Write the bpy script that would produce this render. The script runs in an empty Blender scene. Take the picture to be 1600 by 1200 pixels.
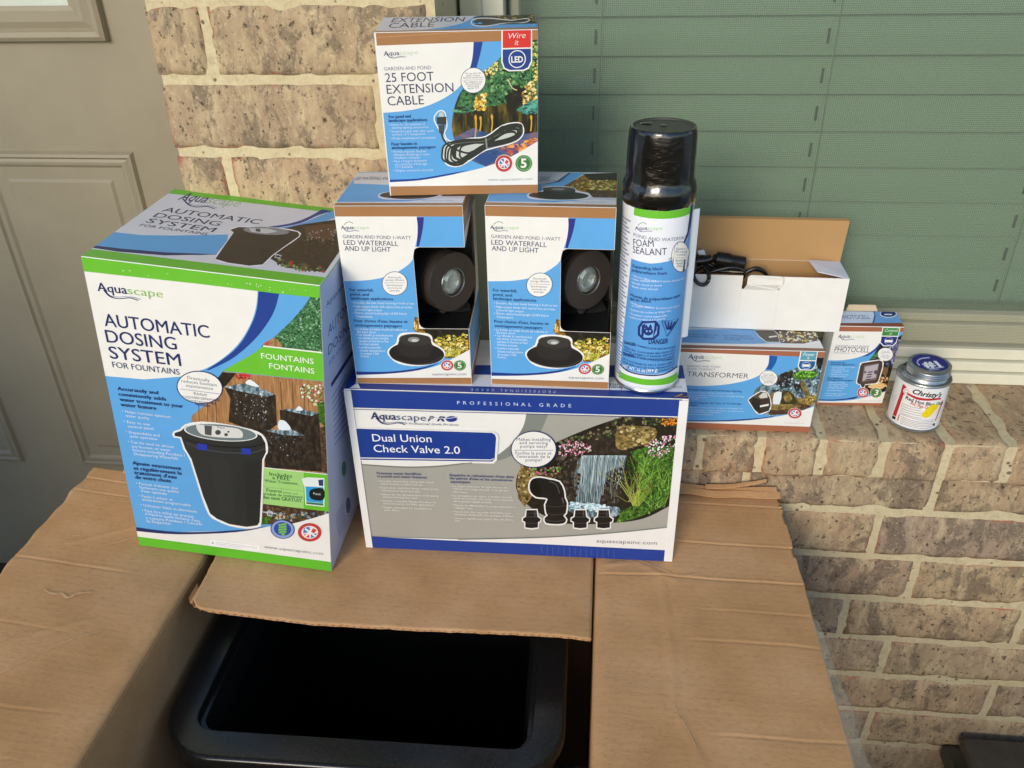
import bpy, bmesh, math, random
from mathutils import Vector, Matrix, noise
import numpy as np

# ---------------------------------------------------------------- camera, light, exposure
H = 1.10                                  # camera height above the porch floor (scene is written relative to the lens)
S = bpy.context.scene
FPX = 1301.76
CR = Vector((0.9946, 0.1021, -0.0204)); CU = Vector((-0.0349, 0.5113, 0.8587)); CF = Vector((-0.0981, 0.8533, -0.5121))
CR.normalize(); CF.normalize(); CU = CR.cross(CF).normalized(); CF = CU.cross(CR)
cam = bpy.data.cameras.new('camera'); camo = bpy.data.objects.new('camera', cam)
S.collection.objects.link(camo); S.camera = camo
cam.sensor_width = 36; cam.lens = FPX / 1600 * 36; cam.clip_start = 0.02; cam.clip_end = 500
M3 = Matrix((CR, CU, -CF)).transposed()
camo.matrix_world = Matrix.Translation((0, 0, H)) @ M3.to_4x4()

SUN_EL, SUN_AZ = math.radians(22), math.radians(18)     # low sun behind the camera, from the left
sund = Vector((-math.sin(SUN_AZ) * math.cos(SUN_EL), -math.cos(SUN_AZ) * math.cos(SUN_EL), math.sin(SUN_EL)))
sl = bpy.data.lights.new('sun', 'SUN'); sl.energy = 1.4; sl.angle = math.radians(18); sl.color = (1.0, 0.89, 0.72)
so = bpy.data.objects.new('sun', sl); S.collection.objects.link(so)
so.rotation_euler = (-sund).to_track_quat('-Z', 'Y').to_euler(); so.location = (-1, -3, 4)
W = bpy.data.worlds.new('World'); S.world = W; W.use_nodes = True
nt = W.node_tree; bg = nt.nodes['Background']; sky = nt.nodes.new('ShaderNodeTexSky')
sky.sky_type = 'NISHITA'; sky.sun_disc = False; sky.sun_elevation = SUN_EL
sky.ozone_density = 3.0; sky.dust_density = .6
sky.sun_rotation = math.atan2(sund.x, sund.y)
nt.links.new(sky.outputs[0], bg.inputs[0]); bg.inputs[1].default_value = 0.15
S.view_settings.view_transform = 'Standard'; S.view_settings.look = 'None'
S.view_settings.gamma = 1; S.view_settings.use_curve_mapping = False
S.view_settings.exposure = 0.51
S.cycles.max_bounces = 8; S.cycles.transparent_max_bounces = 12; S.cycles.use_denoising = True
random.seed(7)

# ---------------------------------------------------------------- helpers
COL = S.collection
def srgb(r, g, b):
    f = lambda c: (c / 255 / 12.92) if c / 255 <= 0.04045 else ((c / 255 + 0.055) / 1.055) ** 2.4
    return (f(r), f(g), f(b), 1)
def hx(s): return srgb(int(s[0:2], 16), int(s[2:4], 16), int(s[4:6], 16))
_M = {}
def nmat(name):
    m = bpy.data.materials.new(name); m.use_nodes = True
    return m, m.node_tree, m.node_tree.nodes['Principled BSDF']
def tex(nt, kind, **kw):
    n = nt.nodes.new('ShaderNodeTex' + kind)
    for k, v in kw.items():
        if k in n.inputs: n.inputs[k].default_value = v
        else: setattr(n, k, v)
    return n
def ramp(nt, fac, stops):
    r = nt.nodes.new('ShaderNodeValToRGB'); e = r.color_ramp.elements
    while len(e) > 1: e.remove(e[-1])
    for i, (p, c) in enumerate(stops):
        q = e[0] if i == 0 else e.new(p)
        q.position = p; q.color = c if len(c) == 4 else (*c, 1)
    nt.links.new(fac, r.inputs[0]); return r.outputs[0]
def mixc(nt, fac, a, b, mode='MIX'):
    n = nt.nodes.new('ShaderNodeMix'); n.data_type = 'RGBA'; n.blend_type = mode
    for i, v in ((0, fac), (6, a), (7, b)):
        if isinstance(v, bpy.types.NodeSocket): nt.links.new(v, n.inputs[i])
        else: n.inputs[i].default_value = v
    return n.outputs[2]
def coords(nt, scale=(1, 1, 1), which='Object'):
    t = nt.nodes.new('ShaderNodeTexCoord'); m = nt.nodes.new('ShaderNodeMapping')
    m.inputs['Scale'].default_value = scale; nt.links.new(t.outputs[which], m.inputs[0]); return m.outputs[0]
def bump(nt, bsdf, hgt, strength=.3, dist=.001):
    b = nt.nodes.new('ShaderNodeBump'); b.inputs['Strength'].default_value = strength
    b.inputs['Distance'].default_value = dist; nt.links.new(hgt, b.inputs['Height']); nt.links.new(b.outputs[0], bsdf.inputs['Normal'])
def flat(c, rough=.42, metal=0., spec=.5, var=.018, name=None, coat=0.):
    """a printed or painted surface: one ink colour with a faint mottle and a slightly uneven gloss"""
    key = ('flat', c, rough, metal, var, coat)
    if key in _M: return _M[key]
    m, nt, b = nmat(name or 'ink_' + c); co = coords(nt)
    n = tex(nt, 'Noise', Scale=55., Detail=5.); nt.links.new(co, n.inputs['Vector'])
    base = hx(c)
    lo = tuple(v * (1 - var * 1.6) for v in base[:3]); hi = tuple(min(1, v * (1 + var)) for v in base[:3])
    nt.links.new(ramp(nt, n.outputs[0], [(.3, lo), (.7, hi)]), b.inputs['Base Color'])
    r = nt.nodes.new('ShaderNodeMapRange'); r.inputs[3].default_value = rough - .07; r.inputs[4].default_value = rough + .09
    nt.links.new(n.outputs[0], r.inputs[0]); nt.links.new(r.outputs[0], b.inputs['Roughness'])
    b.inputs['Metallic'].default_value = metal; b.inputs['Specular IOR Level'].default_value = spec
    b.inputs['Coat Weight'].default_value = coat
    if metal == 0:
        n2 = tex(nt, 'Noise', Scale=140., Detail=3.); nt.links.new(co, n2.inputs['Vector']); bump(nt, b, n2.outputs[0], .12, .0006)
    _M[key] = m; return m
def photo(name, stops, scale=220., stretch=(1, 1, 1), detail=6., rough=.42, dist=0.):
    """a printed photograph's texture: colours of the pictured thing"""
    key = ('photo', name)
    if key in _M: return _M[key]
    m, nt, b = nmat('photo_' + name); co = coords(nt, stretch)
    n = tex(nt, 'Noise', Scale=scale, Detail=detail, Roughness=.68, Distortion=dist); nt.links.new(co, n.inputs['Vector'])
    nt.links.new(ramp(nt, n.outputs[0], [(p, hx(c)) for p, c in stops]), b.inputs['Base Color'])
    b.inputs['Roughness'].default_value = rough; _M[key] = m; return m
PHOTOS = {
 'foliage': ([(.3, '0d2a16'), (.45, '2f5c36'), (.58, '4d8a55'), (.75, '9cc79a')], 420., (1, 1, 1)),
 'leafy': ([(.3, '0f1e09'), (.45, '2c5216'), (.58, '558424'), (.75, '93bc52')], 380., (1, 1, 1)),
 'darkrock': ([(.3, '100c08'), (.5, '2b231b'), (.65, '4a3d30'), (.8, '7d6a55')], 260., (1, 1, .5)),
 'wood': ([(.3, '7a5332'), (.5, 'a9794c'), (.7, 'c79a68')], 90., (5, 5, .4)),
 'water': ([(.36, '222b2c'), (.5, '5d7073'), (.6, 'a9bcbd'), (.74, 'f4f8f7')], 170., (6, 6, .25)),
 'pond': ([(.34, '0c0d09'), (.5, '2a2a16'), (.62, '6a5a1c'), (.78, 'd0a233')], 60., (2.4, 1, .5)),
 'dusk': ([(.3, '1d2c4a'), (.45, '3d5d8c'), (.6, '8c6a6a'), (.78, 'e09a4a')], 60., (.7, 1, 2)),
 'goldgrass': ([(.34, '2a1d08'), (.48, '6b4c12'), (.6, 'b98a20'), (.78, 'f0d460')], 300., (1.6, 1, 1)),
 'boulder': ([(.3, '3a2f1c'), (.48, '7a6636'), (.62, 'b69a56'), (.8, 'e6d29a')], 150., (1, 1, 1)),
 'bluewater': ([(.3, '1c2628'), (.46, '4c646c'), (.56, '93aab2'), (.7, 'eef3f5')], 210., (1.2, 1, .6)),
 'shade': ([(.3, '0a0b08'), (.55, '231f15'), (.75, '4b4632')], 200., (1, 1, 1)),
 'soil': ([(.3, '1c130b'), (.5, '4a3524'), (.65, '7b5f45'), (.8, 'b59d80')], 300., (1, 1, 1)),
}
def ink(k):
    if k in PHOTOS: return photo(k, *PHOTOS[k])
    return flat(k)

class MB:
    """collects faces with material slots, then links them as ONE mesh object"""
    def __init__(s): s.v = []; s.f = []; s.mi = []; s.mats = []; s.smooth = []
    def slot(s, m):
        if m not in s.mats: s.mats.append(m)
        return s.mats.index(m)
    def add(s, vs, fs, m=None, sm=False):
        o = len(s.v); s.v += [tuple(v) for v in vs]; k = s.slot(m) if m else 0
        for f in fs: s.f.append([o + i for i in f]); s.mi.append(k); s.smooth.append(sm)
    def box(s, x0, x1, y0, y1, z0, z1, m=None):
        s.add([(x0, y0, z0), (x1, y0, z0), (x1, y1, z0), (x0, y1, z0), (x0, y0, z1), (x1, y0, z1), (x1, y1, z1), (x0, y1, z1)],
              [(0, 3, 2, 1), (4, 5, 6, 7), (0, 1, 5, 4), (1, 2, 6, 5), (2, 3, 7, 6), (3, 0, 4, 7)], m)
    def lathe(s, prof, m=None, n=64, c=(0, 0, 0), cap=True, sm=True):
        vs = []
        for r, z in prof:
            for i in range(n):
                a = 2 * math.pi * i / n; vs.append((c[0] + r * math.cos(a), c[1] + r * math.sin(a), c[2] + z))
        fs = []
        for k in range(len(prof) - 1):
            for i in range(n):
                j = (i + 1) % n; fs.append((k * n + i, k * n + j, (k + 1) * n + j, (k + 1) * n + i))
        s.add(vs, fs, m, sm)
        if cap:
            s.add(vs[:n], [list(range(n))[::-1]], m); s.add(vs[-n:], [list(range(n))], m)
    def tube(s, pts, r, m=None, n=8, cap=True):
        pts = [Vector(p) for p in pts]; vs = []; up = Vector((0, 0, 1))
        for i, p in enumerate(pts):
            t = (pts[min(i + 1, len(pts) - 1)] - pts[max(i - 1, 0)]).normalized()
            a = t.cross(up if abs(t.z) < .95 else Vector((1, 0, 0))).normalized(); b = a.cross(t)
            rr = r[i] if isinstance(r, (list, tuple)) else r
            for k in range(n):
                an = 2 * math.pi * k / n; vs.append(p + a * rr * math.cos(an) + b * rr * math.sin(an))
        fs = [(i * n + k, i * n + (k + 1) % n, (i + 1) * n + (k + 1) % n, (i + 1) * n + k) for i in range(len(pts) - 1) for k in range(n)]
        s.add(vs, fs, m, True)
        if cap: s.add(vs[:n], [list(range(n))[::-1]], m); s.add(vs[-n:], [list(range(n))], m)
    def build(s, name, parent=None, off=(0, 0, 0), mat=None, bevel=0, xf=None, split=True):
        me = bpy.data.meshes.new(name)
        vs = [xf @ Vector(v) for v in s.v] if xf else [(v[0] - off[0], v[1] - off[1], v[2] - off[2]) for v in s.v]
        me.from_pydata(vs, [], s.f)
        for m in (s.mats or ([mat] if mat else [])): me.materials.append(m)
        if s.mats: me.polygons.foreach_set('material_index', s.mi)
        me.polygons.foreach_set('use_smooth', s.smooth); me.update()
        o = bpy.data.objects.new(name, me); COL.objects.link(o)
        if parent: o.parent = parent
        if split and any(s.smooth):
            e = o.modifiers.new('split', 'EDGE_SPLIT'); e.split_angle = math.radians(32)
        if bevel:
            b = o.modifiers.new('bevel', 'BEVEL'); b.width = bevel; b.segments = 2; b.limit_method = 'ANGLE'
        return o
def tag(o, label=None, cat=None, group=None, kind=None):
    for k, v in (('label', label), ('category', cat), ('group', group), ('kind', kind)):
        if v: o[k] = v
    return o
def thing(name, label, cat, loc, rot=(0, 0, 0), group=None, scale=None):
    o = bpy.data.objects.new(name, None); COL.objects.link(o); o.empty_display_size = .02
    o.location = (loc[0], loc[1], loc[2] + H)
    o.rotation_mode = 'XYZ'; o.rotation_euler = (rot[2], rot[1], rot[0])      # given as (about z, about y, about x)
    return tag(o, label, cat, group)
def copy_tree(o, parent=None):
    c = o.copy(); COL.objects.link(c)
    if parent: c.parent = parent
    for ch in o.children: copy_tree(ch, c)
    return c
def spl(pts, n=6, closed=False):
    """smooth curve through the points"""
    P = [Vector((p[0], p[1])) for p in pts]; out = []; N = len(P)
    for i in range(N if closed else N - 1):
        if closed: a, b, c, d = P[(i - 1) % N], P[i], P[(i + 1) % N], P[(i + 2) % N]
        else: a, b, c, d = P[max(i - 1, 0)], P[i], P[i + 1], P[min(i + 2, N - 1)]
        for k in range(n):
            t = k / n
            out.append(.5 * ((2 * b) + (c - a) * t + (2 * a - 5 * b + 4 * c - d) * t * t + (3 * b - a - 3 * c + d) * t ** 3))
    if not closed: out.append(P[-1])
    return [tuple(p) for p in out]
def clip_axis(poly, ax, val, keep_less):
    out = []
    for i in range(len(poly)):
        a, b = poly[i], poly[(i + 1) % len(poly)]
        ia = (a[ax] <= val) if keep_less else (a[ax] >= val); ib = (b[ax] <= val) if keep_less else (b[ax] >= val)
        if ia: out.append(a)
        if ia != ib:
            t = (val - a[ax]) / (b[ax] - a[ax]); out.append((a[0] + t * (b[0] - a[0]), a[1] + t * (b[1] - a[1])))
    return out
_txt = {}
def glyphs(s, weight=0., shear=0., res=2, space=1.):
    k = (s, weight, shear, res, space)
    if k not in _txt:
        c = bpy.data.curves.new('t', 'FONT'); c.body = s; c.size = 1; c.offset = weight; c.shear = shear; c.resolution_u = res; c.space_character = space
        c.fill_mode = 'FRONT'
        o = bpy.data.objects.new('t', c); me = bpy.data.meshes.new_from_object(o)
        vs = [(v.co.x, v.co.y) for v in me.vertices]; fs = [tuple(p.vertices) for p in me.polygons]
        bpy.data.objects.remove(o); bpy.data.meshes.remove(me); bpy.data.curves.remove(c)
        xs = [v[0] for v in vs]; _txt[k] = (vs, fs, min(xs), max(xs))
    return _txt[k]
def K(sc, ox, oy): return lambda x, y: (x / sc + ox, y / sc + oy)
class Art:
    """flat printed artwork of one face; points are read in picture pixels and turned into metres on the face"""
    def __init__(s, corners, w, h, k=None, uv=None):
        s.k = k or (lambda x, y: (x, y)); s.w, s.h = w, h; s.items = []; s.n = 0; s.fn = uv
        if corners:
            A = []; B = []
            for (x, y), (u, v) in zip(corners, [(0, 0), (w, 0), (w, h), (0, h)]):
                A += [[x, y, 1, 0, 0, 0, -u * x, -u * y], [0, 0, 0, x, y, 1, -v * x, -v * y]]; B += [u, v]
            s.m = np.append(np.linalg.solve(np.array(A, float), np.array(B, float)), 1).reshape(3, 3)
            s.fn = lambda x, y: tuple((lambda q: (q[0] / q[2], q[1] / q[2]))(s.m @ np.array((x, y, 1.))))
        s.box = (0, w, 0, h)
    def uv(s, p): return s.fn(*s.k(*p))
    def lay(s): s.n += 1; return s.n
    def raw(s, pts, col, lay=None):
        q = pts
        for ax, val, kl in ((0, s.box[0], False), (0, s.box[1], True), (1, s.box[2], False), (1, s.box[3], True)):
            q = clip_axis(q, ax, val, kl)
            if len(q) < 3: return
        s.items.append((q, [list(range(len(q)))], col, lay or s.lay()))
    def P(s, col, pts, smooth=0):
        pts = spl(pts, smooth, True) if smooth else pts
        s.raw([s.uv(p) for p in pts], col)
    def full(s, col): s.raw([(s.box[0], s.box[2]), (s.box[1], s.box[2]), (s.box[1], s.box[3]), (s.box[0], s.box[3])], col)
    def E(s, col, cx, cy, rx, ry, n=28, rot=0):
        ca, sa = math.cos(rot), math.sin(rot)
        s.P(col, [(cx + rx * math.cos(a) * ca - ry * math.sin(a) * sa, cy + rx * math.cos(a) * sa + ry * math.sin(a) * ca) for a in [2 * math.pi * i / n for i in range(n)]])
    def L(s, col, pts, wd, smooth=0, closed=False):
        pts = spl(pts, smooth, closed) if smooth else list(pts)
        if closed: pts = pts + [pts[0]]
        Lr = []
        for i, p in enumerate(pts):
            a, b = pts[max(i - 1, 0)], pts[min(i + 1, len(pts) - 1)]
            if closed and i in (0, len(pts) - 1): a, b = pts[-2], pts[1]
            d = Vector((b[0] - a[0], b[1] - a[1])); d = d.normalized() if d.length else Vector((1, 0))
            w2 = (wd[min(i, len(wd) - 1)] if isinstance(wd, (list, tuple)) else wd) / 2
            Lr.append((s.uv((p[0] - d.y * w2, p[1] + d.x * w2)), s.uv((p[0] + d.y * w2, p[1] - d.x * w2))))
        lay = s.lay()
        for i in range(len(Lr) - 1): s.raw([Lr[i][0], Lr[i][1], Lr[i + 1][1], Lr[i + 1][0]], col, lay)
    def T(s, txt, p0, p1, col, cap=None, wt=0., shear=0., res=2, space=1.):
        vs, fs, x0, x1 = glyphs(txt, wt, shear, res, space)
        a, b = Vector(s.uv(p0)), Vector(s.uv(p1)); d = b - a; ln = d.length; d.normalize(); up = Vector((-d.y, d.x))
        sx = ln / (x1 - x0); sy = sx
        if cap: sy = (Vector(s.uv((p0[0], p0[1] - cap))) - a).length / .682
        pts = [a + d * ((x - x0) * sx) + up * (y * sy) for x, y in vs]
        s.items.append(([tuple(p) for p in pts], fs, col, s.lay()))
    def lines(s, rows, col, cap=None, wt=0.):
        for t, p0, p1 in rows: s.T(t, p0, p1, col, cap, wt, res=1)
    def scatter(s, cols, poly, n, r0, r1, seed=1, asp=1.):
        rnd = random.Random(seed); xs = [p[0] for p in poly]; ys = [p[1] for p in poly]; base = s.lay(); s.n += 5
        def inside(x, y):
            c = False
            for i in range(len(poly)):
                (x1, y1), (x2, y2) = poly[i], poly[i - 1]
                if (y1 > y) != (y2 > y) and x < (x2 - x1) * (y - y1) / (y2 - y1) + x1: c = not c
            return c
        n = int(n * 1.7); r0, r1 = r0 * .62, r1 * .72; k = 0
        while k < n:
            x, y = rnd.uniform(min(xs), max(xs)), rnd.uniform(min(ys), max(ys))
            if not inside(x, y): n -= .2; continue
            k += 1; r = rnd.uniform(r0, r1); a0 = rnd.uniform(0, 6.3); m = rnd.choice((4, 5, 6))
            pts = [(x + r * asp * rnd.uniform(.6, 1.2) * math.cos(a0 + 6.283 * i / m), y + r * rnd.uniform(.6, 1.2) * math.sin(a0 + 6.283 * i / m)) for i in range(m)]
            s.raw([s.uv(p) for p in pts], rnd.choice(cols), base + 5 * rnd.random())
    def blades(s, cols, root, n, ln, spread, wd, seed=1):
        rnd = random.Random(seed)
        for i in range(n):
            a = -math.pi / 2 + rnd.uniform(-spread, spread); l = ln * rnd.uniform(.5, 1); x, y = root[0] + rnd.uniform(-1, 1) * root[2], root[1]
            bend = rnd.uniform(-.3, .3) * l
            s.L(rnd.choice(cols), [(x, y), (x + math.cos(a) * l * .5, y + math.sin(a) * l * .5), (x + math.cos(a) * l + bend, y + math.sin(a) * l + abs(bend) * .6)], [wd, wd * .8, wd * .5, wd * .3], 2)
    def build(s, name, parent, place, step=.000004, base=.0001, strip=None):
        mb = MB()
        for pts, fs, col, lay in s.items:
            off = base + step * lay; m = ink(col)
            if strip:
                for f in fs:
                    poly = [pts[i] for i in f]; u0 = min(p[0] for p in poly); u1 = max(p[0] for p in poly)
                    k0, k1 = math.floor(u0 / strip), math.ceil(u1 / strip)
                    for k in range(k0, max(k1, k0 + 1)):
                        q = clip_axis(clip_axis(poly, 0, k * strip, False), 0, (k + 1) * strip, True) if k1 - k0 > 1 else poly
                        if len(q) >= 3: mb.add([place(p[0], p[1], off) for p in q], [list(range(len(q)))], m)
            else: mb.add([place(p[0], p[1], off) for p in pts], fs, m)
        return mb.build(name, parent)
def front(u, v, o): return (u, -o, v)
# ---------------------------------------------------------------- materials of the place
D = 0.7808                     # distance of the brick face from the lens
def brick_material():
    m, nt, b = nmat('old_brick'); co = coords(nt)
    at = nt.nodes.new('ShaderNodeAttribute'); at.attribute_name = 'brick'            # r,g: shade of this brick, b: nearness to an arris
    sp = nt.nodes.new('ShaderNodeSeparateColor'); nt.links.new(at.outputs['Color'], sp.inputs[0])
    def N(scale, detail=6., rough=.65, st=(1, 1, 1), dist=0.):
        n = tex(nt, 'Noise', Scale=scale, Detail=detail, Roughness=rough, Distortion=dist); nt.links.new(coords(nt, st), n.inputs['Vector']); return n.outputs[0]
    def madd(x, k, y):
        n = nt.nodes.new('ShaderNodeMath'); n.operation = 'MULTIPLY_ADD'; nt.links.new(x, n.inputs[0]); n.inputs[1].default_value = k; nt.links.new(y, n.inputs[2]); return n.outputs[0]
    bw = lambda lo, hi, v: [(lo, (0, 0, 0)), (hi, (v, v, v))]
    base = ramp(nt, sp.outputs[0], [(0, hx('b59c7c')), (.3, hx('c0a37e')), (.5, hx('b99a78')), (.7, hx('ab947e')), (1, hx('c4aa80'))])
    base = mixc(nt, ramp(nt, N(9., 5., .6), bw(.42, .66, .5)), base, hx('a58e74'))                                    # pinkish drifts
    base = mixc(nt, ramp(nt, N(34., 8., .72, (1.5, 1, .6)), bw(.47, .66, .75)), base, hx('d6c197'))                   # lime wash left in the grain
    base = mixc(nt, ramp(nt, N(62., 9., .78, (1.7, 1, .55), .4), bw(.47, .66, .6)), base, hx('8a745c'))
    sm = madd(sp.outputs[1], .13, N(24., 9., .72, (1.5, 1, .8), .5))
    base = mixc(nt, ramp(nt, sm, bw(.595, .67, .65)), base, hx('665a4d'))                                               # kiln smudges
    ed = madd(sp.outputs[2], .42, N(48., 6., .65)); gate = nt.nodes.new('ShaderNodeMath'); gate.operation = 'MULTIPLY'
    nt.links.new(ramp(nt, ed, bw(.80, .92, .75)), gate.inputs[0]); nt.links.new(ramp(nt, N(13., 3.), bw(.50, .60, 1)), gate.inputs[1])
    base = mixc(nt, gate.outputs[0], base, hx('ae6a50'))                                                              # red where the skin has worn off
    pits = N(165., 5., .72, (1, 1, .8)); base = mixc(nt, ramp(nt, pits, [(.36, (.9, .9, .9)), (.43, (0, 0, 0))]), base, hx('453a2d'))
    base = mixc(nt, ramp(nt, N(300., 3., .7), bw(.58, .72, .5)), base, hx('e2d2ae'))
    nt.links.new(base, b.inputs['Base Color']); b.inputs['Roughness'].default_value = .93; b.inputs['Specular IOR Level'].default_value = .15
    bump(nt, b, pits, .75, .0022)
    return m
def mortar_material():
    m, nt, b = nmat('sandy_mortar'); co = coords(nt)
    n = tex(nt, 'Noise', Scale=150., Detail=8., Roughness=.75); nt.links.new(co, n.inputs['Vector'])
    c = ramp(nt, n.outputs[0], [(.3, hx('b8a67e')), (.45, hx('d2c097')), (.6, hx('dccca4')), (.75, hx('e8dab6'))])
    v = tex(nt, 'Noise', Scale=9., Detail=3.); nt.links.new(co, v.inputs['Vector'])
    c = mixc(nt, ramp(nt, v.outputs[0], [(.4, (0, 0, 0)), (.7, (.5, .5, .5))]), c, hx('c3b28a'))
    k = tex(nt, 'Voronoi', Scale=95.); nt.links.new(co, k.inputs['Vector']); k2 = tex(nt, 'Noise', Scale=60., Detail=2.); nt.links.new(co, k2.inputs['Vector'])
    s_ = nt.nodes.new('ShaderNodeMath'); s_.operation = 'MULTIPLY_ADD'; nt.links.new(k2.outputs[0], s_.inputs[0]); s_.inputs[1].default_value = .9; nt.links.new(k.outputs['Distance'], s_.inputs[2])
    c = mixc(nt, ramp(nt, s_.outputs[0], [(.50, (.85, .85, .85)), (.58, (0, 0, 0))]), c, hx('5c4f3a'))                   # dark grains and pinholes
    nt.links.new(c, b.inputs['Base Color']); b.inputs['Roughness'].default_value = .95; bump(nt, b, n.outputs[0], .8, .0015); return m
BRICK, MORTAR = brick_material(), mortar_material()
def cardboard_material():
    m, nt, b = nmat('kraft_cardboard'); co = coords(nt)
    n = tex(nt, 'Noise', Scale=14., Detail=4.); nt.links.new(co, n.inputs['Vector'])
    c = ramp(nt, n.outputs[0], [(.3, hx('c19362')), (.5, hx('ce9f6e')), (.7, hx('d6a97a'))])
    f = tex(nt, 'Noise', Scale=420., Detail=4., Roughness=.7); nt.links.new(coords(nt, (.4, 1, 1)), f.inputs['Vector'])
    c = mixc(nt, ramp(nt, f.outputs[0], [(.3, (.4, .4, .4)), (.5, (0, 0, 0))]), c, hx('a0774e'))
    c = mixc(nt, ramp(nt, f.outputs[0], [(.58, (0, 0, 0)), (.8, (.5, .5, .5))]), c, hx('d0ab80'))
    s = tex(nt, 'Noise', Scale=38., Detail=7., Roughness=.8); nt.links.new(coords(nt, (1, 2.4, 1)), s.inputs['Vector'])
    c = mixc(nt, ramp(nt, s.outputs[0], [(.64, (0, 0, 0)), (.76, (.28, .28, .28))]), c, hx('83603e'))          # scuffs
    nt.links.new(c, b.inputs['Base Color']); b.inputs['Roughness'].default_value = .72; b.inputs['Specular IOR Level'].default_value = .3
    w = tex(nt, 'Wave', Scale=45., Distortion=.6, Detail=1.); w.bands_direction = 'Y'; nt.links.new(co, w.inputs['Vector'])
    mx = nt.nodes.new('ShaderNodeMath'); mx.operation = 'MULTIPLY_ADD'; nt.links.new(w.outputs[1], mx.inputs[0]); mx.inputs[1].default_value = .2; nt.links.new(f.outputs[0], mx.inputs[2])
    bump(nt, b, mx.outputs[0], .22, .0008); return m
KRAFT = cardboard_material()
def simple(name, c, rough=.5, metal=0., noise_scale=30., var=.08, bmp=.1, bdist=.001, spec=.5, stretch=(1, 1, 1)):
    m, nt, b = nmat(name); co = coords(nt, stretch); n = tex(nt, 'Noise', Scale=noise_scale, Detail=6., Roughness=.65); nt.links.new(co, n.inputs['Vector'])
    base = hx(c); nt.links.new(ramp(nt, n.outputs[0], [(.3, tuple(v * (1 - 2 * var) for v in base[:3])), (.7, tuple(min(1, v * (1 + var)) for v in base[:3]))]), b.inputs['Base Color'])
    r = nt.nodes.new('ShaderNodeMapRange'); r.inputs[3].default_value = max(rough - .08, .02); r.inputs[4].default_value = rough + .1
    nt.links.new(n.outputs[0], r.inputs[0]); nt.links.new(r.outputs[0], b.inputs['Roughness'])
    b.inputs['Metallic'].default_value = metal; b.inputs['Specular IOR Level'].default_value = spec
    if bmp: bump(nt, b, n.outputs[0], bmp, bdist)
    return m
DOORP = simple('door_paint', '9a9078', .5, noise_scale=11., var=.04, bmp=.14, bdist=.0015)
VINYL = simple('window_vinyl', 'cdc3a0', .45, noise_scale=9., var=.04)
VINYLW = simple('frame_vinyl', 'e2dcc2', .45, noise_scale=9., var=.04)
CONCRETE = simple('porch_concrete', 'b5b0a4', .9, noise_scale=40., var=.12, bmp=.5, bdist=.002)
CEIL = simple('ceiling_paint', 'b9b09e', .7, noise_scale=8., var=.05)
BLACKP = simple('black_plastic', '1f1f1e', .22, noise_scale=300., var=.15, bmp=.1, bdist=.0003)
BLACKP.node_tree.nodes['Principled BSDF'].inputs['Specular IOR Level'].default_value = .42; BLACKP.node_tree.nodes['Principled BSDF'].inputs['Coat Roughness'].default_value = .18
BLACKM = simple('black_paint_metal', '4a4740', .36, noise_scale=25., var=.2, bmp=.25, bdist=.001)
SLAT = simple('blind_slat', 'e4e6cc', .5, noise_scale=12., var=.03, stretch=(.1, 1, 1))
CORD = simple('cord', 'b9bfa6', .8)

# ---------------------------------------------------------------- setting
fl = MB(); fl.box(-40, 40, -60, 40, -1.3, -1.10); o = fl.build('porch_floor', mat=CONCRETE); o.location.z = H; o['kind'] = 'structure'

def gridbox(mb, x0, x1, y0, y1, z0, z1, cols, shade, res=.008, rnd=.0045, seed=0., back=False):
    """one brick: gridded faces, worn arrises, uneven skin"""
    nx, ny, nz = (max(2, int(round(abs(b - a) / res))) for a, b in ((x0, x1), (y0, y1), (z0, z1)))
    idx = {}
    def vert(i, j, k):
        if (i, j, k) in idx: return idx[(i, j, k)]
        p = Vector((x0 + (x1 - x0) * i / nx, y0 + (y1 - y0) * j / ny, z0 + (z1 - z0) * k / nz))
        near = sorted((min(p.x - x0, x1 - p.x), min(p.y - y0, y1 - p.y), min(p.z - z0, z1 - p.z)))
        edge = max(0, 1 - near[1] / .011)
        c = Vector(((x0 + x1) / 2, (y0 + y1) / 2, (z0 + z1) / 2)); q = (p + Vector((seed, seed * .37, 0)))
        w = noise.noise(q * 55) * .6 + noise.noise(q * 140) * .4
        cen = (c - p); e2 = max(0, 1 - near[1] / rnd); jag = noise.noise(q * 38) + .6 * noise.noise(q * 95)
        for ax in range(3):
            if (p[ax] - (x0, y0, z0)[ax]) < 1e-6 or ((x1, y1, z1)[ax] - p[ax]) < 1e-6:
                s = 1 if cen[ax] > 0 else -1
                p[ax] += s * (e2 * rnd * (.30 + .3 * max(0, w + .2)) + .0007 * (w + .2) + (.0006 * jag if ax != 1 else 0) + max(0, noise.noise(q * 30) - .35) * .0025)
        mb.v.append(tuple(p)); cols.append((shade[0], shade[1], edge)); idx[(i, j, k)] = len(mb.v) - 1
        return idx[(i, j, k)]
    sl = mb.slot(BRICK)
    def quad(a, b, c, d): mb.f.append([a, b, c, d]); mb.mi.append(sl); mb.smooth.append(True)
    for i in range(nx):
        for k in range(nz): quad(vert(i, 0, k), vert(i + 1, 0, k), vert(i + 1, 0, k + 1), vert(i, 0, k + 1))
    for i in range(nx):
        for j in range(ny):
            quad(vert(i, j, nz), vert(i + 1, j, nz), vert(i + 1, j + 1, nz), vert(i, j + 1, nz)); quad(vert(i, j + 1, 0), vert(i + 1, j + 1, 0), vert(i + 1, j, 0), vert(i, j, 0))
    for j in range(ny):
        for k in range(nz):
            quad(vert(0, j + 1, k), vert(0, j, k), vert(0, j, k + 1), vert(0, j + 1, k + 1)); quad(vert(nx, j, k), vert(nx, j + 1, k), vert(nx, j + 1, k + 1), vert(nx, j, k + 1))
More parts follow.
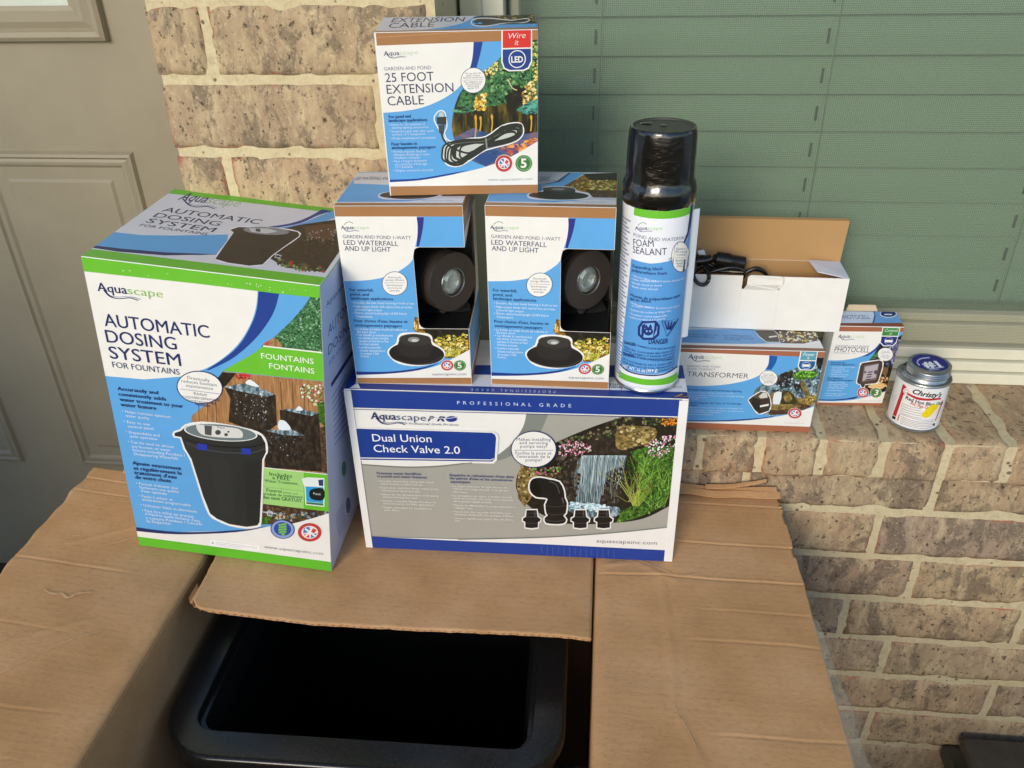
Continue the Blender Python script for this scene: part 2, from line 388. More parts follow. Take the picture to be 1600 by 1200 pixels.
def color_attr(o, cols):
    a = o.data.color_attributes.new('brick', 'FLOAT_COLOR', 'POINT')
    a.data.foreach_set('color', np.array([(*c, 1) for c in cols], 'f').ravel())
wall = thing('brick_wall', 'tan and grey weathered brick house wall below and left of the window', 'wall', (-.4, D, -1.10))
rb = random.Random(3)
def off(o):                       # built relative to the lens; bring under a parent whose base is elsewhere
    pl = o.parent.location; o.location = (-pl.x, -pl.y, H - pl.z); return o
mb = MB(); cols = []; P = .0677; XL, XP, XR = -.4185, -.147, 1.15
lowj = {0: .384, 1: .332, 2: .388, 3: .32, 4: .382, 5: .32, 6: .388, 7: .33}
for k in range(8):
    zt = -.6225 - (k - 1) * P - .0030; zb = -.6225 - k * P + .0030; x = lowj[k] - .2085 * 5
    while x < XR:
        a, b = max(x + .0028, XL), min(x + .2085 - .0028, XR)
        if b - a > .02 and b > -.1: gridbox(mb, a, b, D, D + .03, zb, zt, cols, (rb.random(), rb.random()), seed=rb.random() * 50)
        x += .2085
upj = [[-.362, -.154], [-.208], [-.367, -.159]]
for k in range(-5, 6):
    zt = -.0816 - (k - 1) * P - .0030; zb = -.0816 - k * P + .0030; e = [XL] + upj[(k - 1) % 3 if k >= 1 else (k + 5) % 3] + [XP]
    for a, b in zip(e[:-1], e[1:]):
        if b - a > .015: gridbox(mb, a + (.0028 if a > XL else 0), b - (.0028 if b < XP else 0), D, D + .095, zb, zt, cols, (rb.random(), rb.random() * (1. if k > 0 else .6)), seed=rb.random() * 50)
o = mb.build('brickwork', wall, split=False); color_attr(o, cols); off(o)
mb = MB(); mb.box(XL + .004, XP - .003, D + .002, D + .12, -.56, 1.4, MORTAR); mb.box(XL + .006, XP - .004, D + .12, 1.3, -1.1, 1.4, MORTAR); mb.box(XL + .006, XR, D + .002, D + .12, -1.1, -.545, MORTAR)
off(mb.build('mortar', wall))
mb = MB(); cols = []; x = .251 - .0655 * 7
while x < XR:
    s = rb.uniform(-.0015, .0015)
    gridbox(mb, x + .0030, x + .0655 - .0030, D - .006 + s, D + .155, -.5745 + s, -.5214 + s * .4, cols, (rb.random() * .7, rb.random() * .75), res=.007, rnd=.006, seed=rb.random() * 50); x += .0655
o = mb.build('brick_sill', wall, split=False); color_attr(o, cols); off(o)
mb = MB(); mb.box(XP, XR, D - .003, D + .15, -.571, -.5235, MORTAR); off(mb.build('sill_mortar', wall))

# window: frame, sash rail, insect screen, glass
win = thing('window', 'cream framed house window with dusty insect screen over closed blinds', 'window', (.5, .905, -.5214))
mb = MB()                                                     # stepped bottom rail and left jamb
for y, z0, z1 in ((.905, -.5214, -.5065), (.910, -.5065, -.4935), (.916, -.4935, -.4790)): mb.box(-.1465, XR, y, .99, z0 + .0006, z1 - .0006, VINYLW)
mb.box(-.1463, -.1035, .902, .99, -.4785, .9, VINYLW); mb.box(-.1465, -.125, .895, .9015, -.5212, .9, VINYL)
off(mb.build('frame', win, bevel=.0012))
mb = MB(); mb.box(-.0985, XR, .9245, .965, -.4755, -.452, VINYL); mb.box(-.0985, XR, .932, .965, -.4515, -.442, VINYL); mb.box(-.0985, -.09, .9245, .965, -.44, .9, VINYL)
off(mb.build('sash', win, bevel=.0015))
m, nt, b = nmat('insect_screen'); co = coords(nt)
w1 = tex(nt, 'Wave', Scale=155.); w1.bands_direction = 'X'; w2 = tex(nt, 'Wave', Scale=155.); w2.bands_direction = 'Z'
nt.links.new(co, w1.inputs[0]); nt.links.new(co, w2.inputs[0])
mxm = nt.nodes.new('ShaderNodeMath'); mxm.operation = 'MAXIMUM'; nt.links.new(w1.outputs[1], mxm.inputs[0]); nt.links.new(w2.outputs[1], mxm.inputs[1])
mr = nt.nodes.new('ShaderNodeMapRange'); nt.links.new(mxm.outputs[0], mr.inputs[0]); mr.inputs[1].default_value = .55; mr.inputs[2].default_value = 1; mr.inputs[3].default_value = .22; mr.inputs[4].default_value = .48
tr = nt.nodes.new('ShaderNodeBsdfTransparent'); mi = nt.nodes.new('ShaderNodeMixShader'); b.inputs['Base Color'].default_value = hx('7d857a'); b.inputs['Roughness'].default_value = .7
nt.links.new(mr.outputs[0], mi.inputs[0]); nt.links.new(tr.outputs[0], mi.inputs[1]); nt.links.new(b.outputs[0], mi.inputs[2]); nt.links.new(mi.outputs[0], nt.nodes['Material Output'].inputs[0])
SCREEN = m
mb = MB(); mb.add([(-.1, .919, -.4775), (XR, .919, -.4775), (XR, .919, .9), (-.1, .919, .9)], [(0, 1, 2, 3)], SCREEN); off(mb.build('insect_screen', win))
m, nt, b = nmat('window_glass'); tr = nt.nodes.new('ShaderNodeBsdfTransparent'); tr.inputs[0].default_value = (.74, .83, .79, 1)
gl = nt.nodes.new('ShaderNodeBsdfGlossy'); gl.inputs['Roughness'].default_value = .03; fr = nt.nodes.new('ShaderNodeFresnel'); fr.inputs[0].default_value = 1.6
mi = nt.nodes.new('ShaderNodeMixShader'); nt.links.new(fr.outputs[0], mi.inputs[0]); nt.links.new(tr.outputs[0], mi.inputs[1]); nt.links.new(gl.outputs[0], mi.inputs[2]); nt.links.new(mi.outputs[0], nt.nodes['Material Output'].inputs[0])
nd = tex(nt, 'Noise', Scale=5.); bp_ = nt.nodes.new('ShaderNodeBump'); bp_.inputs['Strength'].default_value = .03; nt.links.new(coords(nt), nd.inputs[0]); nt.links.new(nd.outputs[0], bp_.inputs['Height']); nt.links.new(bp_.outputs[0], gl.inputs['Normal'])
mb = MB(); mb.box(-.09, XR, .944, .948, -.442, .9, m); off(mb.build('glass', win))
# closed venetian blind behind the glass
bl = thing('window_blind', 'closed horizontal slat blind tinted green behind the window glass', 'blind', (.5, .985, -.47))
DARK = simple('slot_shadow', '59624f', .8)
z = -.4419 + .0404 - .0404 * 2; i = 0
zb = -.4419 - .0404
while zb < .62:
    vs = []; n = 6
    for q in range(n + 1):                                    # a slightly crowned slat, tilted nearly shut, overlapping the one below
        t = q / n; zz = zb + (.0395 + .006) * t - .003; yy = .981 + .011 * t - .0035 * math.sin(math.pi * t)
        vs += [(-.12, yy, zz), (XR, yy, zz)]
    vs += [(a, y_ + .0025, z_) for a, y_, z_ in vs]
    fs = [(2 * q, 2 * q + 1, 2 * q + 3, 2 * q + 2) for q in range(n)] + [(2 * q + 16 - 2, 2 * q + 16, 2 * q + 17, 2 * q + 15) for q in range(n)]
    mb = MB(); mb.add(vs, fs, SLAT, True); mb.add([vs[0], vs[1], vs[15], vs[14]], [(0, 3, 2, 1)], SLAT)
    for cx in (-.0118, .2352, .4786):                         # rout holes where the lift cords pass
        yy = .9788 + .0045; mb.box(cx - .0011, cx + .0011, .9786, .981, zb + .009, zb + .024, DARK)
    off(mb.build('slat', bl)); zb += .0404
for cx in (-.0055, .2425, .4850):
    mb = MB(); mb.tube([(cx, .9745, -.49), (cx, .9745, .66)], .0006, CORD, 6); off(mb.build('cord', bl))
mb = MB(); mb.box(-.12, XR, .976, .994, -.498, -.486, SLAT); off(mb.build('bottom_rail', bl, bevel=.002))
rw = MB(); rw.box(-.13, XR + .3, 1.05, 1.12, -1.1, 1.4); rw.box(-.147, XR + .3, D + .1, 1.04, .66, 1.4); rw.box(-.13, XR + .3, D + .125, 1.04, -1.1, -.53)
rw.box(-2.6, -.43, 1.13, 1.2, -1.1, 1.4); o = rw.build('inner_wall', mat=CEIL); o.location.z = H; o['kind'] = 'structure'

# front door with moulded panels
dr = thing('front_door', 'taupe painted front door with moulded panels left of the brick pier', 'door', (-.85, 1.08, -1.095))
DY = 1.081
mb = MB(); mb.box(-1.28, -.43, DY, DY + .04, -1.094, 1.2, DOORP); off(mb.build('slab', dr))
def moulding(mb, x0, x1, z0, z1, prof, m):
    """a mitred frame swept round a rectangle: prof is a list of (inset, height above the slab)"""
    rings = []
    for ins, h in prof: rings.append([(x0 + ins, DY - h, z0 + ins), (x1 - ins, DY - h, z0 + ins), (x1 - ins, DY - h, z1 - ins), (x0 + ins, DY - h, z1 - ins)])
    vs = sum(rings, []); fs = []
    for r in range(len(rings) - 1):
        for q in range(4): fs.append((r * 4 + q, r * 4 + (q + 1) % 4, r * 4 + 4 + (q + 1) % 4, r * 4 + 4 + q))
    mb.add(vs, fs, m); return rings[-1]
pp = [(0, .0002), (.003, .0055), (.007, .0065), (.010, .003), (.014, .0045), (.018, .004), (.022, .0010), (.039, .0008), (.043, .0034)]
for x0, x1 in ((-.873, -.638), (-1.214, -.979)):
    mb = MB(); r = moulding(mb, x0, x1, -.839, -.300, pp, DOORP); mb.add(r, [(0, 1, 2, 3)], DOORP); off(mb.build('panel', dr))
tp = [(0, .0002), (.001, .010), (.006, .013), (.012, .012), (.016, .007), (.024, .010), (.030, .010), (.036, .005), (.042, .004)]
mb = MB(); moulding(mb, -1.22, -.630, -.158, 1.0, tp, DOORP); off(mb.build('glass_trim', dr))
mb = MB(); mb.box(-1.178, -.672, DY - .0035, DY - .0005, -.116, .958, simple('door_glass', 'd4dccb', .12, noise_scale=5., var=.04)); off(mb.build('door_glass', dr))
th = MB(); th.box(-1.3, -.42, .99, 1.19, -1.0985, -1.085); o = th.build('door_threshold', mat=simple('bronze_threshold', '4a453b', .4, .5)); o.location.z = H
tag(o, 'dark metal threshold under the taupe front door', 'threshold')
lw = MB(); lw.box(-2.6, -1.29, 1.06, 1.125, -1.1, 1.4); lw.box(-1.285, -.43, 1.06, 1.125, .995 + .21, 1.4); o = lw.build('side_wall', mat=CEIL); o.location.z = H; o['kind'] = 'structure'
# porch roof overhead and an added wall behind the camera (both outside the picture: they shade it)
pc = MB(); pc.box(-3.2, 3.6, .1, 1.25, 1.42, 1.52); o = pc.build('porch_ceiling', mat=CEIL); o.location.z = H
tag(o, 'pale painted porch ceiling above the door and window', 'ceiling')
pr = thing('shade_wall', 'unseen low wall added behind the camera to shade the house wall and door', 'wall', (0, -.7, -1.10))
mb = MB(); mb.box(-3, 3.4, -.76, -.64, -1.0995, -.42, BRICK); mb.box(-3, -1.32, -.77, -.63, -.359, .26, BRICK); off(mb.build('shade_wall_body', pr)); mb = MB(); mb.box(-3.03, 3.43, -.79, -.61, -.4195, -.36, CONCRETE); off(mb.build('shade_wall_cap', pr, bevel=.006))  # added blocker; its left block is raised to shade the lower door

# ---------------------------------------------------------------- dark outdoor table at the right edge
tb = thing('metal_stand', 'low black metal stand with a flat top against the brick wall at right edge', 'stand', (.75, .70, -1.10))
# ---------------------------------------------------------------- big shipping box with its flaps spread
ZF = -.5986
def lift(x): return max(0., -.26 - x) * .107             # its left side stands a little higher
ship = thing('shipping_box', 'large brown cardboard box standing open under the retail boxes', 'box', (-.19, .48, -1.10))
XA, XB, YB, YF = -.392, .008, .778, .22
rs = random.Random(5)
def wob(x, y): return .0012 * noise.noise(Vector((x * 9, y * 9, 1.3))) + .0005 * noise.noise(Vector((x * 40, y * 40, 4)))
def sheet(name, xs, ys, zf, th=.0036, creases=(), scratches=(), edge=None, m=KRAFT):
    """corrugated board as a gridded sheet; creases are ridges across it: (y, x0, x1, height, width)"""
    nx, ny = len(xs), len(ys); vs = []; fs = []
    for s in (0, 1):
        for j, y in enumerate(ys):
            for i, x in enumerate(xs):
                xx, yy = edge(x, y, i / (nx - 1), j / (ny - 1)) if edge else (x, y)
                z = zf(xx, yy) + wob(xx, yy)
                for cy, a, b, hgt, wd in creases:
                    cc = cy + .0035 * noise.noise(Vector((xx * 16, cy * 7, 2.)))
                    if a <= xx <= b:
                        d = (yy - cc) / .0013; fade = min(1, (xx - a) / .03 + .15, (b - xx) / .03 + .15)
                        z += fade * hgt * .38 * (.45 * math.exp(-d * d / 2) - .9 * math.exp(-(d + 1.7) ** 2))
                for pl, hgt, wd in scratches:
                    dm = 9
                    for (ax, ay), (bx, by) in zip(pl[:-1], pl[1:]):
                        t = max(0, min(1, ((xx - ax) * (bx - ax) + (yy - ay) * (by - ay)) / ((bx - ax) ** 2 + (by - ay) ** 2)))
                        dm = min(dm, math.hypot(xx - ax - t * (bx - ax), yy - ay - t * (by - ay)))
                    z += hgt * math.exp(-(dm / wd) ** 2)
                vs.append((xx, yy, z - s * th))
    g = lambda s, i, j: s * nx * ny + j * nx + i
    for j in range(ny - 1):
        for i in range(nx - 1):
            fs.append((g(0, i, j), g(0, i + 1, j), g(0, i + 1, j + 1), g(0, i, j + 1))); fs.append((g(1, i, j + 1), g(1, i + 1, j + 1), g(1, i + 1, j), g(1, i, j)))
    for i in range(nx - 1):
        fs.append((g(1, i, 0), g(1, i + 1, 0), g(0, i + 1, 0), g(0, i, 0))); fs.append((g(0, i, ny - 1), g(0, i + 1, ny - 1), g(1, i + 1, ny - 1), g(1, i, ny - 1)))
    for j in range(ny - 1):
        fs.append((g(0, 0, j), g(0, 0, j + 1), g(1, 0, j + 1), g(1, 0, j))); fs.append((g(1, nx - 1, j), g(1, nx - 1, j + 1), g(0, nx - 1, j + 1), g(0, nx - 1, j)))
    mb = MB(); mb.add(vs, fs, m, True); o = mb.build(name, ship, split=False)
    for p in o.data.polygons: p.use_smooth = abs(p.normal.z) > .5
    return off(o)
def rng(a, b, st): n = max(2, int(round(abs(b - a) / st))); return [a + (b - a) * i / n for i in range(n + 1)]
zl = lambda x, y: ZF + lift(x) - max(0, (x + .405) / .013) ** 2 * .003 * (x > -.405)
zr = lambda x, y: ZF - max(0, (.022 - x) / .012) ** 2 * .002 * (x < .022)
ragL = lambda x, y, u, v: (x + (.004 * noise.noise(Vector((y * 45, 0, 0))) if u == 0 else 0) , y + (.004 * noise.noise(Vector((x * 40, 3, 0))) if v == 1 else 0))
sheet('flap', rng(-.571, XA - .001, .0035), rng(.222, .722, .0011), zl, creases=[(.575, -.59, -.45, .0016, .004), (.497, -.59, -.46, .0011, .005), (.413, -.59, -.43, .0013, .005), (.368, -.59, -.43, .0012, .005), (.682, -.59, -.4, .0014, .004), (.705, -.59, -.4, .0018, .004)],
      scratches=[([(-.53, .60), (-.50, .622), (-.46, .65)], .0008, .002), ([(-.555, .43), (-.5, .485), (-.46, .51)], .0006, .0018)], edge=ragL)
sheet('flap', rng(XB + .001, .216, .0035), rng(.222, .772, .0011), zr, creases=[(.688, .08, .23, .0016, .004), (.635, 0, .23, .0024, .005), (.592, .10, .23, .0012, .004), (.553, .09, .23, .0014, .004), (.453, .10, .23, .0015, .005), (.752, .05, .23, .0015, .004)],
      scratches=[([(.074, .635), (.077, .568), (.078, .52), (.077, .476), (.085, .457), (.095, .427), (.10, .33)], .0010, .0022), ([(.02, .645), (.05, .652), (.085, .628)], .0007, .003)],
      edge=lambda x, y, u, v: (x + (v * -.004 + .002 * noise.noise(Vector((y * 45, 0, 5))) if u == 1 else 0), y + (.003 * noise.noise(Vector((x * 40, 3, 9))) if v == 1 else 0)))
SCUFF = simple('torn_fibre', 'e0b98a', .85, noise_scale=90., var=.1)
def scuff(pts, wd, zf):
    mb = MB(); vs = []; r_ = random.Random(len(pts) * 7 + int(pts[0][1] * 1000)); P = spl(pts, 6)
    for i, (x, y) in enumerate(P):
        a, b = P[max(i - 1, 0)], P[min(i + 1, len(P) - 1)]; dx, dy = b[0] - a[0], b[1] - a[1]; l = math.hypot(dx, dy) or 1; w = wd * r_.uniform(.3, 1.3) / 2
        for s_ in (-1, 1): xx, yy = x - dy / l * w * s_, y + dx / l * w * s_; vs.append((xx, yy, zf(xx, yy) + wob(xx, yy) + .0012))
    mb.add(vs, [(2 * i, 2 * i + 2, 2 * i + 3, 2 * i + 1) for i in range(len(P) - 1)], SCUFF); off(mb.build('scuff', ship, split=False))
scuff([(-0.518, .535), (-0.508, .532), (-0.500, .534), (-0.492, .530), (-0.485, .537), (-0.475, .541)], .0022, zl); scuff([(-0.503, .598), (-0.478, .615), (-0.451, .632)], .0011, zl)
scuff([(-0.518, .425), (-0.500, .44), (-0.483, .462), (-0.465, .482), (-0.443, .498)], .0009, zl); scuff([(-0.528, .41), (-0.521, .421)], .0012, zl); scuff([(-0.533, .61), (-0.526, .612)], .0025, zl)
scuff([(.077, .476), (.080, .466), (.085, .457), (.093, .435)], .0009, zr); scuff([(.03, .648), (.05, .653), (.068, .645), (.088, .634), (.11, .636)], .0012, zr)
# back flap folded in; its front edge shows the flutes
zb_ = lambda x, y: ZF + lift(x) - (.004 * max(0, (x + .03) / .04) ** 2 if x > -.03 else 0) * (.75 - y) / .2
def bedge(x, y, u, v):
    y2 = y + (1 - v) * (u * .008 - .002 + (.012 * max(0, 1 - u / .045) ** 2)) + ((1 - v) * .0011 * noise.noise(Vector((x * 130, 0, 0))))
    x2 = x + max(0, 1 - u / .14) * (.010 * (1 - v) + .0012 * noise.noise(Vector((0, y * 150, 2))))
    return x2, y2
sheet('flap', rng(-.389, .0055, .0035), rng(.541, .772, .0035), zb_, th=.0008, edge=bedge, creases=[(.60, -.2, .005, .0006, .006)])
sheet('flap_liner', rng(-.386, .0052, .006), rng(.543, .772, .006), lambda x, y: zb_(x, y) - .0042, th=.0008, edge=bedge)
sheet('flap_core', rng(-.3868, .0040, .006), rng(.5475, .771, .006), lambda x, y: zb_(x, y) - .0010, th=.0030, edge=lambda x, y, u, v: (x + max(0, 1 - u / .14) * .010 * (1 - v), y + (1 - v) * (u * .008 - .002 + (.012 * max(0, 1 - u / .045) ** 2))), m=simple('flute_shadow', '6e4f31', .8))
mb = MB(); N = 900; vs = []; fs = []
for i in range(N + 1):
    u = i / N; x = -.385 + .3895 * u; yy = .5425 + (u * .008 - .002) + .012 * max(0, 1 - u / .045) ** 2 + .0011 * noise.noise(Vector((x * 130, 0, 0)))
    z = zb_(x, .545) - .0026 + .0015 * math.sin(x * 2 * math.pi / .0068) + wob(x, .545)
    vs += [(x, yy, z), (x, yy + .02, z)]
for i in range(N): fs.append((2 * i, 2 * i + 2, 2 * i + 3, 2 * i + 1))
mb.add(vs, fs, KRAFT); off(mb.build('flute', ship))
mb = MB()                                                       # walls of the box
def wallq(x0, x1, y0, y1, z1): mb.box(x0, x1, y0, y1, -1.0985, z1, KRAFT)
wallq(XA - .005, XA, YF, YB - .02, ZF + lift(XA) - .004); wallq(XB, XB + .005, YF, YB - .02, ZF - .004); wallq(XA - .005, XB + .005, YB - .0195, YB - .014, ZF - .005); wallq(XA - .005, XB + .005, YF - .005, YF - .0005, ZF - .004)
off(mb.build('box_wall', ship))
sheet('flap', rng(XA, XB, .01), rng(.02, YF - .004, .01), lambda x, y: ZF - .002 - (YF - y) * .9)
# torn paper and tape at the back edges
TAPE = simple('packing_tape', 'c7ad84', .3, noise_scale=30., var=.1, bmp=.4, bdist=.002)
def ribbon(name, pts, wd, m, th=.0006):
    mb = MB(); vs = []
    for i, p in enumerate(pts):
        w = wd[i] if isinstance(wd, list) else wd; vs += [(p[0], p[1] - w / 2, p[2]), (p[0], p[1] + w / 2, p[2] + w * .25), (p[0], p[1] + w / 2, p[2] + w * .25 - th), (p[0], p[1] - w / 2, p[2] - th)]
    n = len(pts); fs = [(0, 1, 2, 3), (4 * n - 1, 4 * n - 2, 4 * n - 3, 4 * n - 4)]
    for i in range(n - 1):
        for q in range(4): fs.append((4 * i + q, 4 * i + 4 + q, 4 * i + 4 + (q + 1) % 4, 4 * i + (q + 1) % 4))
    mb.add(vs, fs, m); return off(mb.build(name, ship))
zz = ZF + .004
ribbon('torn_strip', [(.09 + .0122 * i, .764 + .0015 * math.sin(i * 1.3), zz + .001 + .0012 * math.sin(i * .9)) for i in range(11)], .009, KRAFT)
ribbon('torn_strip', [(.085 + .0124 * i, .7715, zz + .002 + .0022 * math.sin(i * .7 + 1)) for i in range(11)], .007, KRAFT)
ribbon('torn_strip', [(.13 + .011 * i, .772, zz + .004 + .00035 * i * i) for i in range(7)], [.006, .006, .005, .005, .005, .004, .004], KRAFT)
ribbon('torn_strip', [(-.532 + .012 * i, .718 + .001 * math.sin(i * 2), ZF + lift(-.532 + .012 * i) + .005 + .001 * math.sin(i * 1.1)) for i in range(10)], .008, KRAFT)
m, nt, b = nmat('clear_tape'); b.inputs['Base Color'].default_value = hx('c9c4ae'); b.inputs['Roughness'].default_value = .25
tr = nt.nodes.new('ShaderNodeBsdfTransparent'); mi = nt.nodes.new('ShaderNodeMixShader'); mi.inputs[0].default_value = .3
nz = tex(nt, 'Noise', Scale=30.); nt.links.new(coords(nt), nz.inputs[0]); bump(nt, b, nz.outputs[0], .5, .003)
nt.links.new(tr.outputs[0], mi.inputs[1]); nt.links.new(b.outputs[0], mi.inputs[2]); nt.links.new(mi.outputs[0], nt.nodes['Material Output'].inputs[0]); CLEAR = m
mb = MB(); vs = []; n = 22
for i in range(n + 1):
    t = i / n; y = .585 - .45 * t; x = .2155 + (.772 - y) * .006; w = .002 + .017 * min(1, t * 3) * (.8 + .3 * math.sin(i * 1.7))
    vs += [(x - .006, y, ZF + .0025), (x + w * .6, y, ZF - .001), (x + w, y, ZF - .006 - .006 * t)]
mb.add(vs, [(3 * i + q, 3 * i + q + 1, 3 * i + q + 4, 3 * i + q + 3) for i in range(n) for q in (0, 1)], CLEAR, True); off(mb.build('clear_tape', ship))
mb = MB(); vs = []
for i in range(6): vs += [(-.520 + .006 * i, .721 + .002 * (i % 2), ZF + .031), (-.520 + .006 * i, .726, ZF + .046 + .004 * ((i * 7) % 3))]
mb.add(vs, [(2 * i, 2 * i + 2, 2 * i + 3, 2 * i + 1) for i in range(5)], CLEAR); off(mb.build('clear_tape', ship))

# black plastic pond bin inside the box
binn = thing('plastic_bin', 'black plastic tub with a wide rounded rim inside the open box', 'tub', (-.2, .55, -1.09), rot=(.016, 0, 0))
def rrect(x0, x1, y0, y1, r, n=8):
    out = []
    for cx, cy, a0 in ((x1 - r, y0 + r, -90), (x1 - r, y1 - r, 0), (x0 + r, y1 - r, 90), (x0 + r, y0 + r, 180)):
        for i in range(n + 1):
            a = math.radians(a0 + 90 * i / n); out.append((cx + r * math.cos(a), cy + r * math.sin(a)))
    return out
BX, BY = -.2, .55
def loops(name, prof, m, parent):
    mb = MB(); vs = []; n = 36
    for (x0, x1, y0, y1, r, z) in prof: vs += [(x - BX, y - BY, z + 1.09) for x, y in rrect(x0, x1, y0, y1, r)]
    fs = [(k * n + i, k * n + (i + 1) % n, (k + 1) * n + (i + 1) % n, (k + 1) * n + i) for k in range(len(prof) - 1) for i in range(n)]
    mb.add(vs, fs, m, True); return mb.build(name, parent)
RZ = -.650; ox0, ox1, oy0, oy1 = -.384, -.016, .429, .752
def ofs(d, r, z): return (ox0 + d, ox1 - d, oy0 + d, oy1 - d, r, z)
loops('rim', [ofs(.006, .05, RZ - .034), ofs(.004, .052, RZ - .012), ofs(0, .056, RZ - .0115), *[ofs(.0045 - .0045 * math.cos(math.radians(a_)), .056 - .0045 + .0045 * math.cos(math.radians(a_)), RZ - .0045 + .0045 * math.sin(math.radians(a_))) for a_ in (0, 15, 30, 45, 60, 75, 90)], ofs(.0049, .0512, RZ + .00002), ofs(.0281, .0203, RZ + .00002), ofs(.0285, .020, RZ), ofs(.0292, .0195, RZ - .0003), ofs(.0297, .019, RZ - .0012), ofs(.0305, .018, RZ - .008), ofs(.034, .016, RZ - .0085), ofs(.035, .015, RZ - .011), ofs(.040, .014, RZ - .03)], BLACKP, binn)
loops('tub', [ofs(.040, .014, RZ - .0305), ofs(.055, .03, -1.075), ofs(.10, .02, -1.078), ofs(.16, .004, -1.078)], BLACKP, binn)
loops('outer_shell', [ofs(.008, .048, RZ - .035), ofs(.022, .05, -1.088), ofs(.16, .004, -1.089)], BLACKP, binn)
for cx, cy in ():              # moulded corner notches of the opening
    mb = MB(); mb.lathe([(.0105, 0), (.012, .0012), (.012, .010)], BLACKP, 20, (cx - BX, cy - BY, RZ + 1.09 - .0105)); mb.build('corner_boss', binn)

# dark outdoor table corner: top slab, apron and legs
def tpart(name, x0, x1, y0, y1, z0, z1, bev=.006): mb = MB(); mb.box(x0, x1, y0, y1, z0, z1, BLACKM); return off(mb.build(name, tb, bevel=bev))
tpart('top', .499, 1.05, .60, .765, -.998, -.979); tpart('leg', .515, .56, .71, .755, -1.0985, -.9985); tpart('leg', .515, .56, .61, .655, -1.0985, -.9985); tpart('lower_shelf', .4865, .98, .66, .776, -1.034, -1.013)
tpart('leg', .495, .513, .67, .76, -1.0985, -1.0345); tpart('apron', .565, 1.0, .70, .715, -1.0125, -.9985, .002)
# ---------------------------------------------------------------- printed retail boxes
NAVY, BLUE, SKYB, WHITE, GREEN, TAN = '1b2a63', '1c3f8f', '5fa9e2', 'f1eee6', '6cc030', 'a9784a'
PAPER = flat('f1eee6', .40, name='coated_board'); KRAFTIN = flat('b28a58', .8, name='kraft_inside'); SIDE = flat('c9d2ea', .4)
def carton(parent, w, d, h, m=None):
    mb = MB(); mb.box(0, w, 0, d, 0, h, m or PAPER); return mb.build('carton', parent, bevel=.0007)
def art(corners, w, h, k): a = Art(corners, w, h, k); a.box = (.0004, w - .0004, .0004, h - .0004); return a
def logo(a, x0, y0, x1, y1, scape='8cc152', aqua=NAVY, flick=False):
    """the maker's name over its little wave"""
    f = lambda t, dy=0: (x0 + (x1 - x0) * t, y0 + (y1 - y0) * t + dy); h = (x1 - x0)
    a.T('Aqua', f(0), f(.455), aqua, h * .125, .006); a.T('scape', f(.462), f(1), scape, h * .118, -.008)
    a.L(aqua, [f(.09, -.03 * h), f(.17, .05 * h), f(.27, .085 * h), f(.38, .075 * h), f(.5, .055 * h), f(.62, .08 * h)], [.022 * h] * 8 + [.012 * h] * 30, 5)
    a.L('7d86a5', [f(.2, .055 * h), f(.3, .062 * h), f(.42, .045 * h), f(.55, .04 * h), f(.66, .06 * h)], .008 * h, 4)
    if flick: a.L('4a8a5a', [f(.1, -.15 * h), f(.2, -.24 * h), f(.33, -.25 * h), f(.42, -.2 * h)], .02 * h, 4)
def badge(a, cx, cy, r, kind, num='5', ry=None):
    ry = ry or r
    if kind == 'flag':
        a.E(WHITE, cx, cy, r * 1.06, ry * 1.06); a.E('c43a38', cx, cy, r, ry); a.E('f0e6e2', cx, cy, r * .7, ry * .7)
        a.P('3f7fc4', [(cx - r * .5, cy - ry * .45), (cx - .05 * r, cy - ry * .62), (cx + r * .1, cy - ry * .05), (cx - r * .55, cy + ry * .1)])
        a.P('d0453f', [(cx + r * .1, cy - ry * .55), (cx + r * .6, cy - ry * .25), (cx + r * .35, cy + ry * .1), (cx, cy - ry * .1)])
        a.P('d0453f', [(cx - r * .5, cy + ry * .2), (cx - r * .1, cy + ry * .1), (cx, cy + ry * .6), (cx - r * .4, cy + ry * .5)])
        a.P('3f7fc4', [(cx + r * .1, cy + ry * .2), (cx + r * .6, cy + ry * .1), (cx + r * .45, cy + ry * .5), (cx + r * .1, cy + ry * .6)])
        a.L(WHITE, [(cx - r * .45, cy + ry * .5), (cx, cy), (cx + r * .2, cy - ry * .5)], r * .16); a.L(WHITE, [(cx - r * .4, cy - ry * .4), (cx + r * .5, cy + ry * .45)], r * .16)
    else:
        a.E(WHITE, cx, cy, r * 1.06, ry * 1.06); a.E('3d7a35', cx, cy, r, ry); a.L('9cc88c', [(cx + r * .82 * math.cos(t / 4), cy + ry * .82 * math.sin(t / 4)) for t in range(26)], r * .07)
        a.T(num, (cx - r * .36, cy + ry * .5), (cx + r * .36, cy + ry * .5), WHITE, ry * 1.05, .03)
def bubble(a, cx, cy, rx, ry, rows, rim=NAVY, cap=None):
    a.E(rim, cx, cy, rx, ry, 40); a.E(WHITE, cx, cy, rx * .955, ry * .955, 40); n = len(rows); cap = cap or ry * .15
    for i, (t, w) in enumerate(rows):
        if t == '-': a.L('5a6690', [(cx - rx * w, cy - ry * .62 + ry * 1.3 * (i + .6) / n), (cx + rx * w, cy - ry * .62 + ry * 1.3 * (i + .6) / n)], ry * .025); continue
        y = cy - ry * .62 + ry * 1.3 * (i + .85) / n; a.T(t, (cx - rx * w, y), (cx + rx * w, y), '3a4468', cap, 0, res=2)
def para(a, rows, col, cap, wt=0.):
    for t, x0, y0, x1, y1 in rows:
        a.T(t, (x0, y0), (x1, y1), col, cap, 0, res=2)
        if wt > .008: a.T(t, (x0 + cap * .06, y0), (x1 + cap * .06, y1), col, cap, 0, res=2)

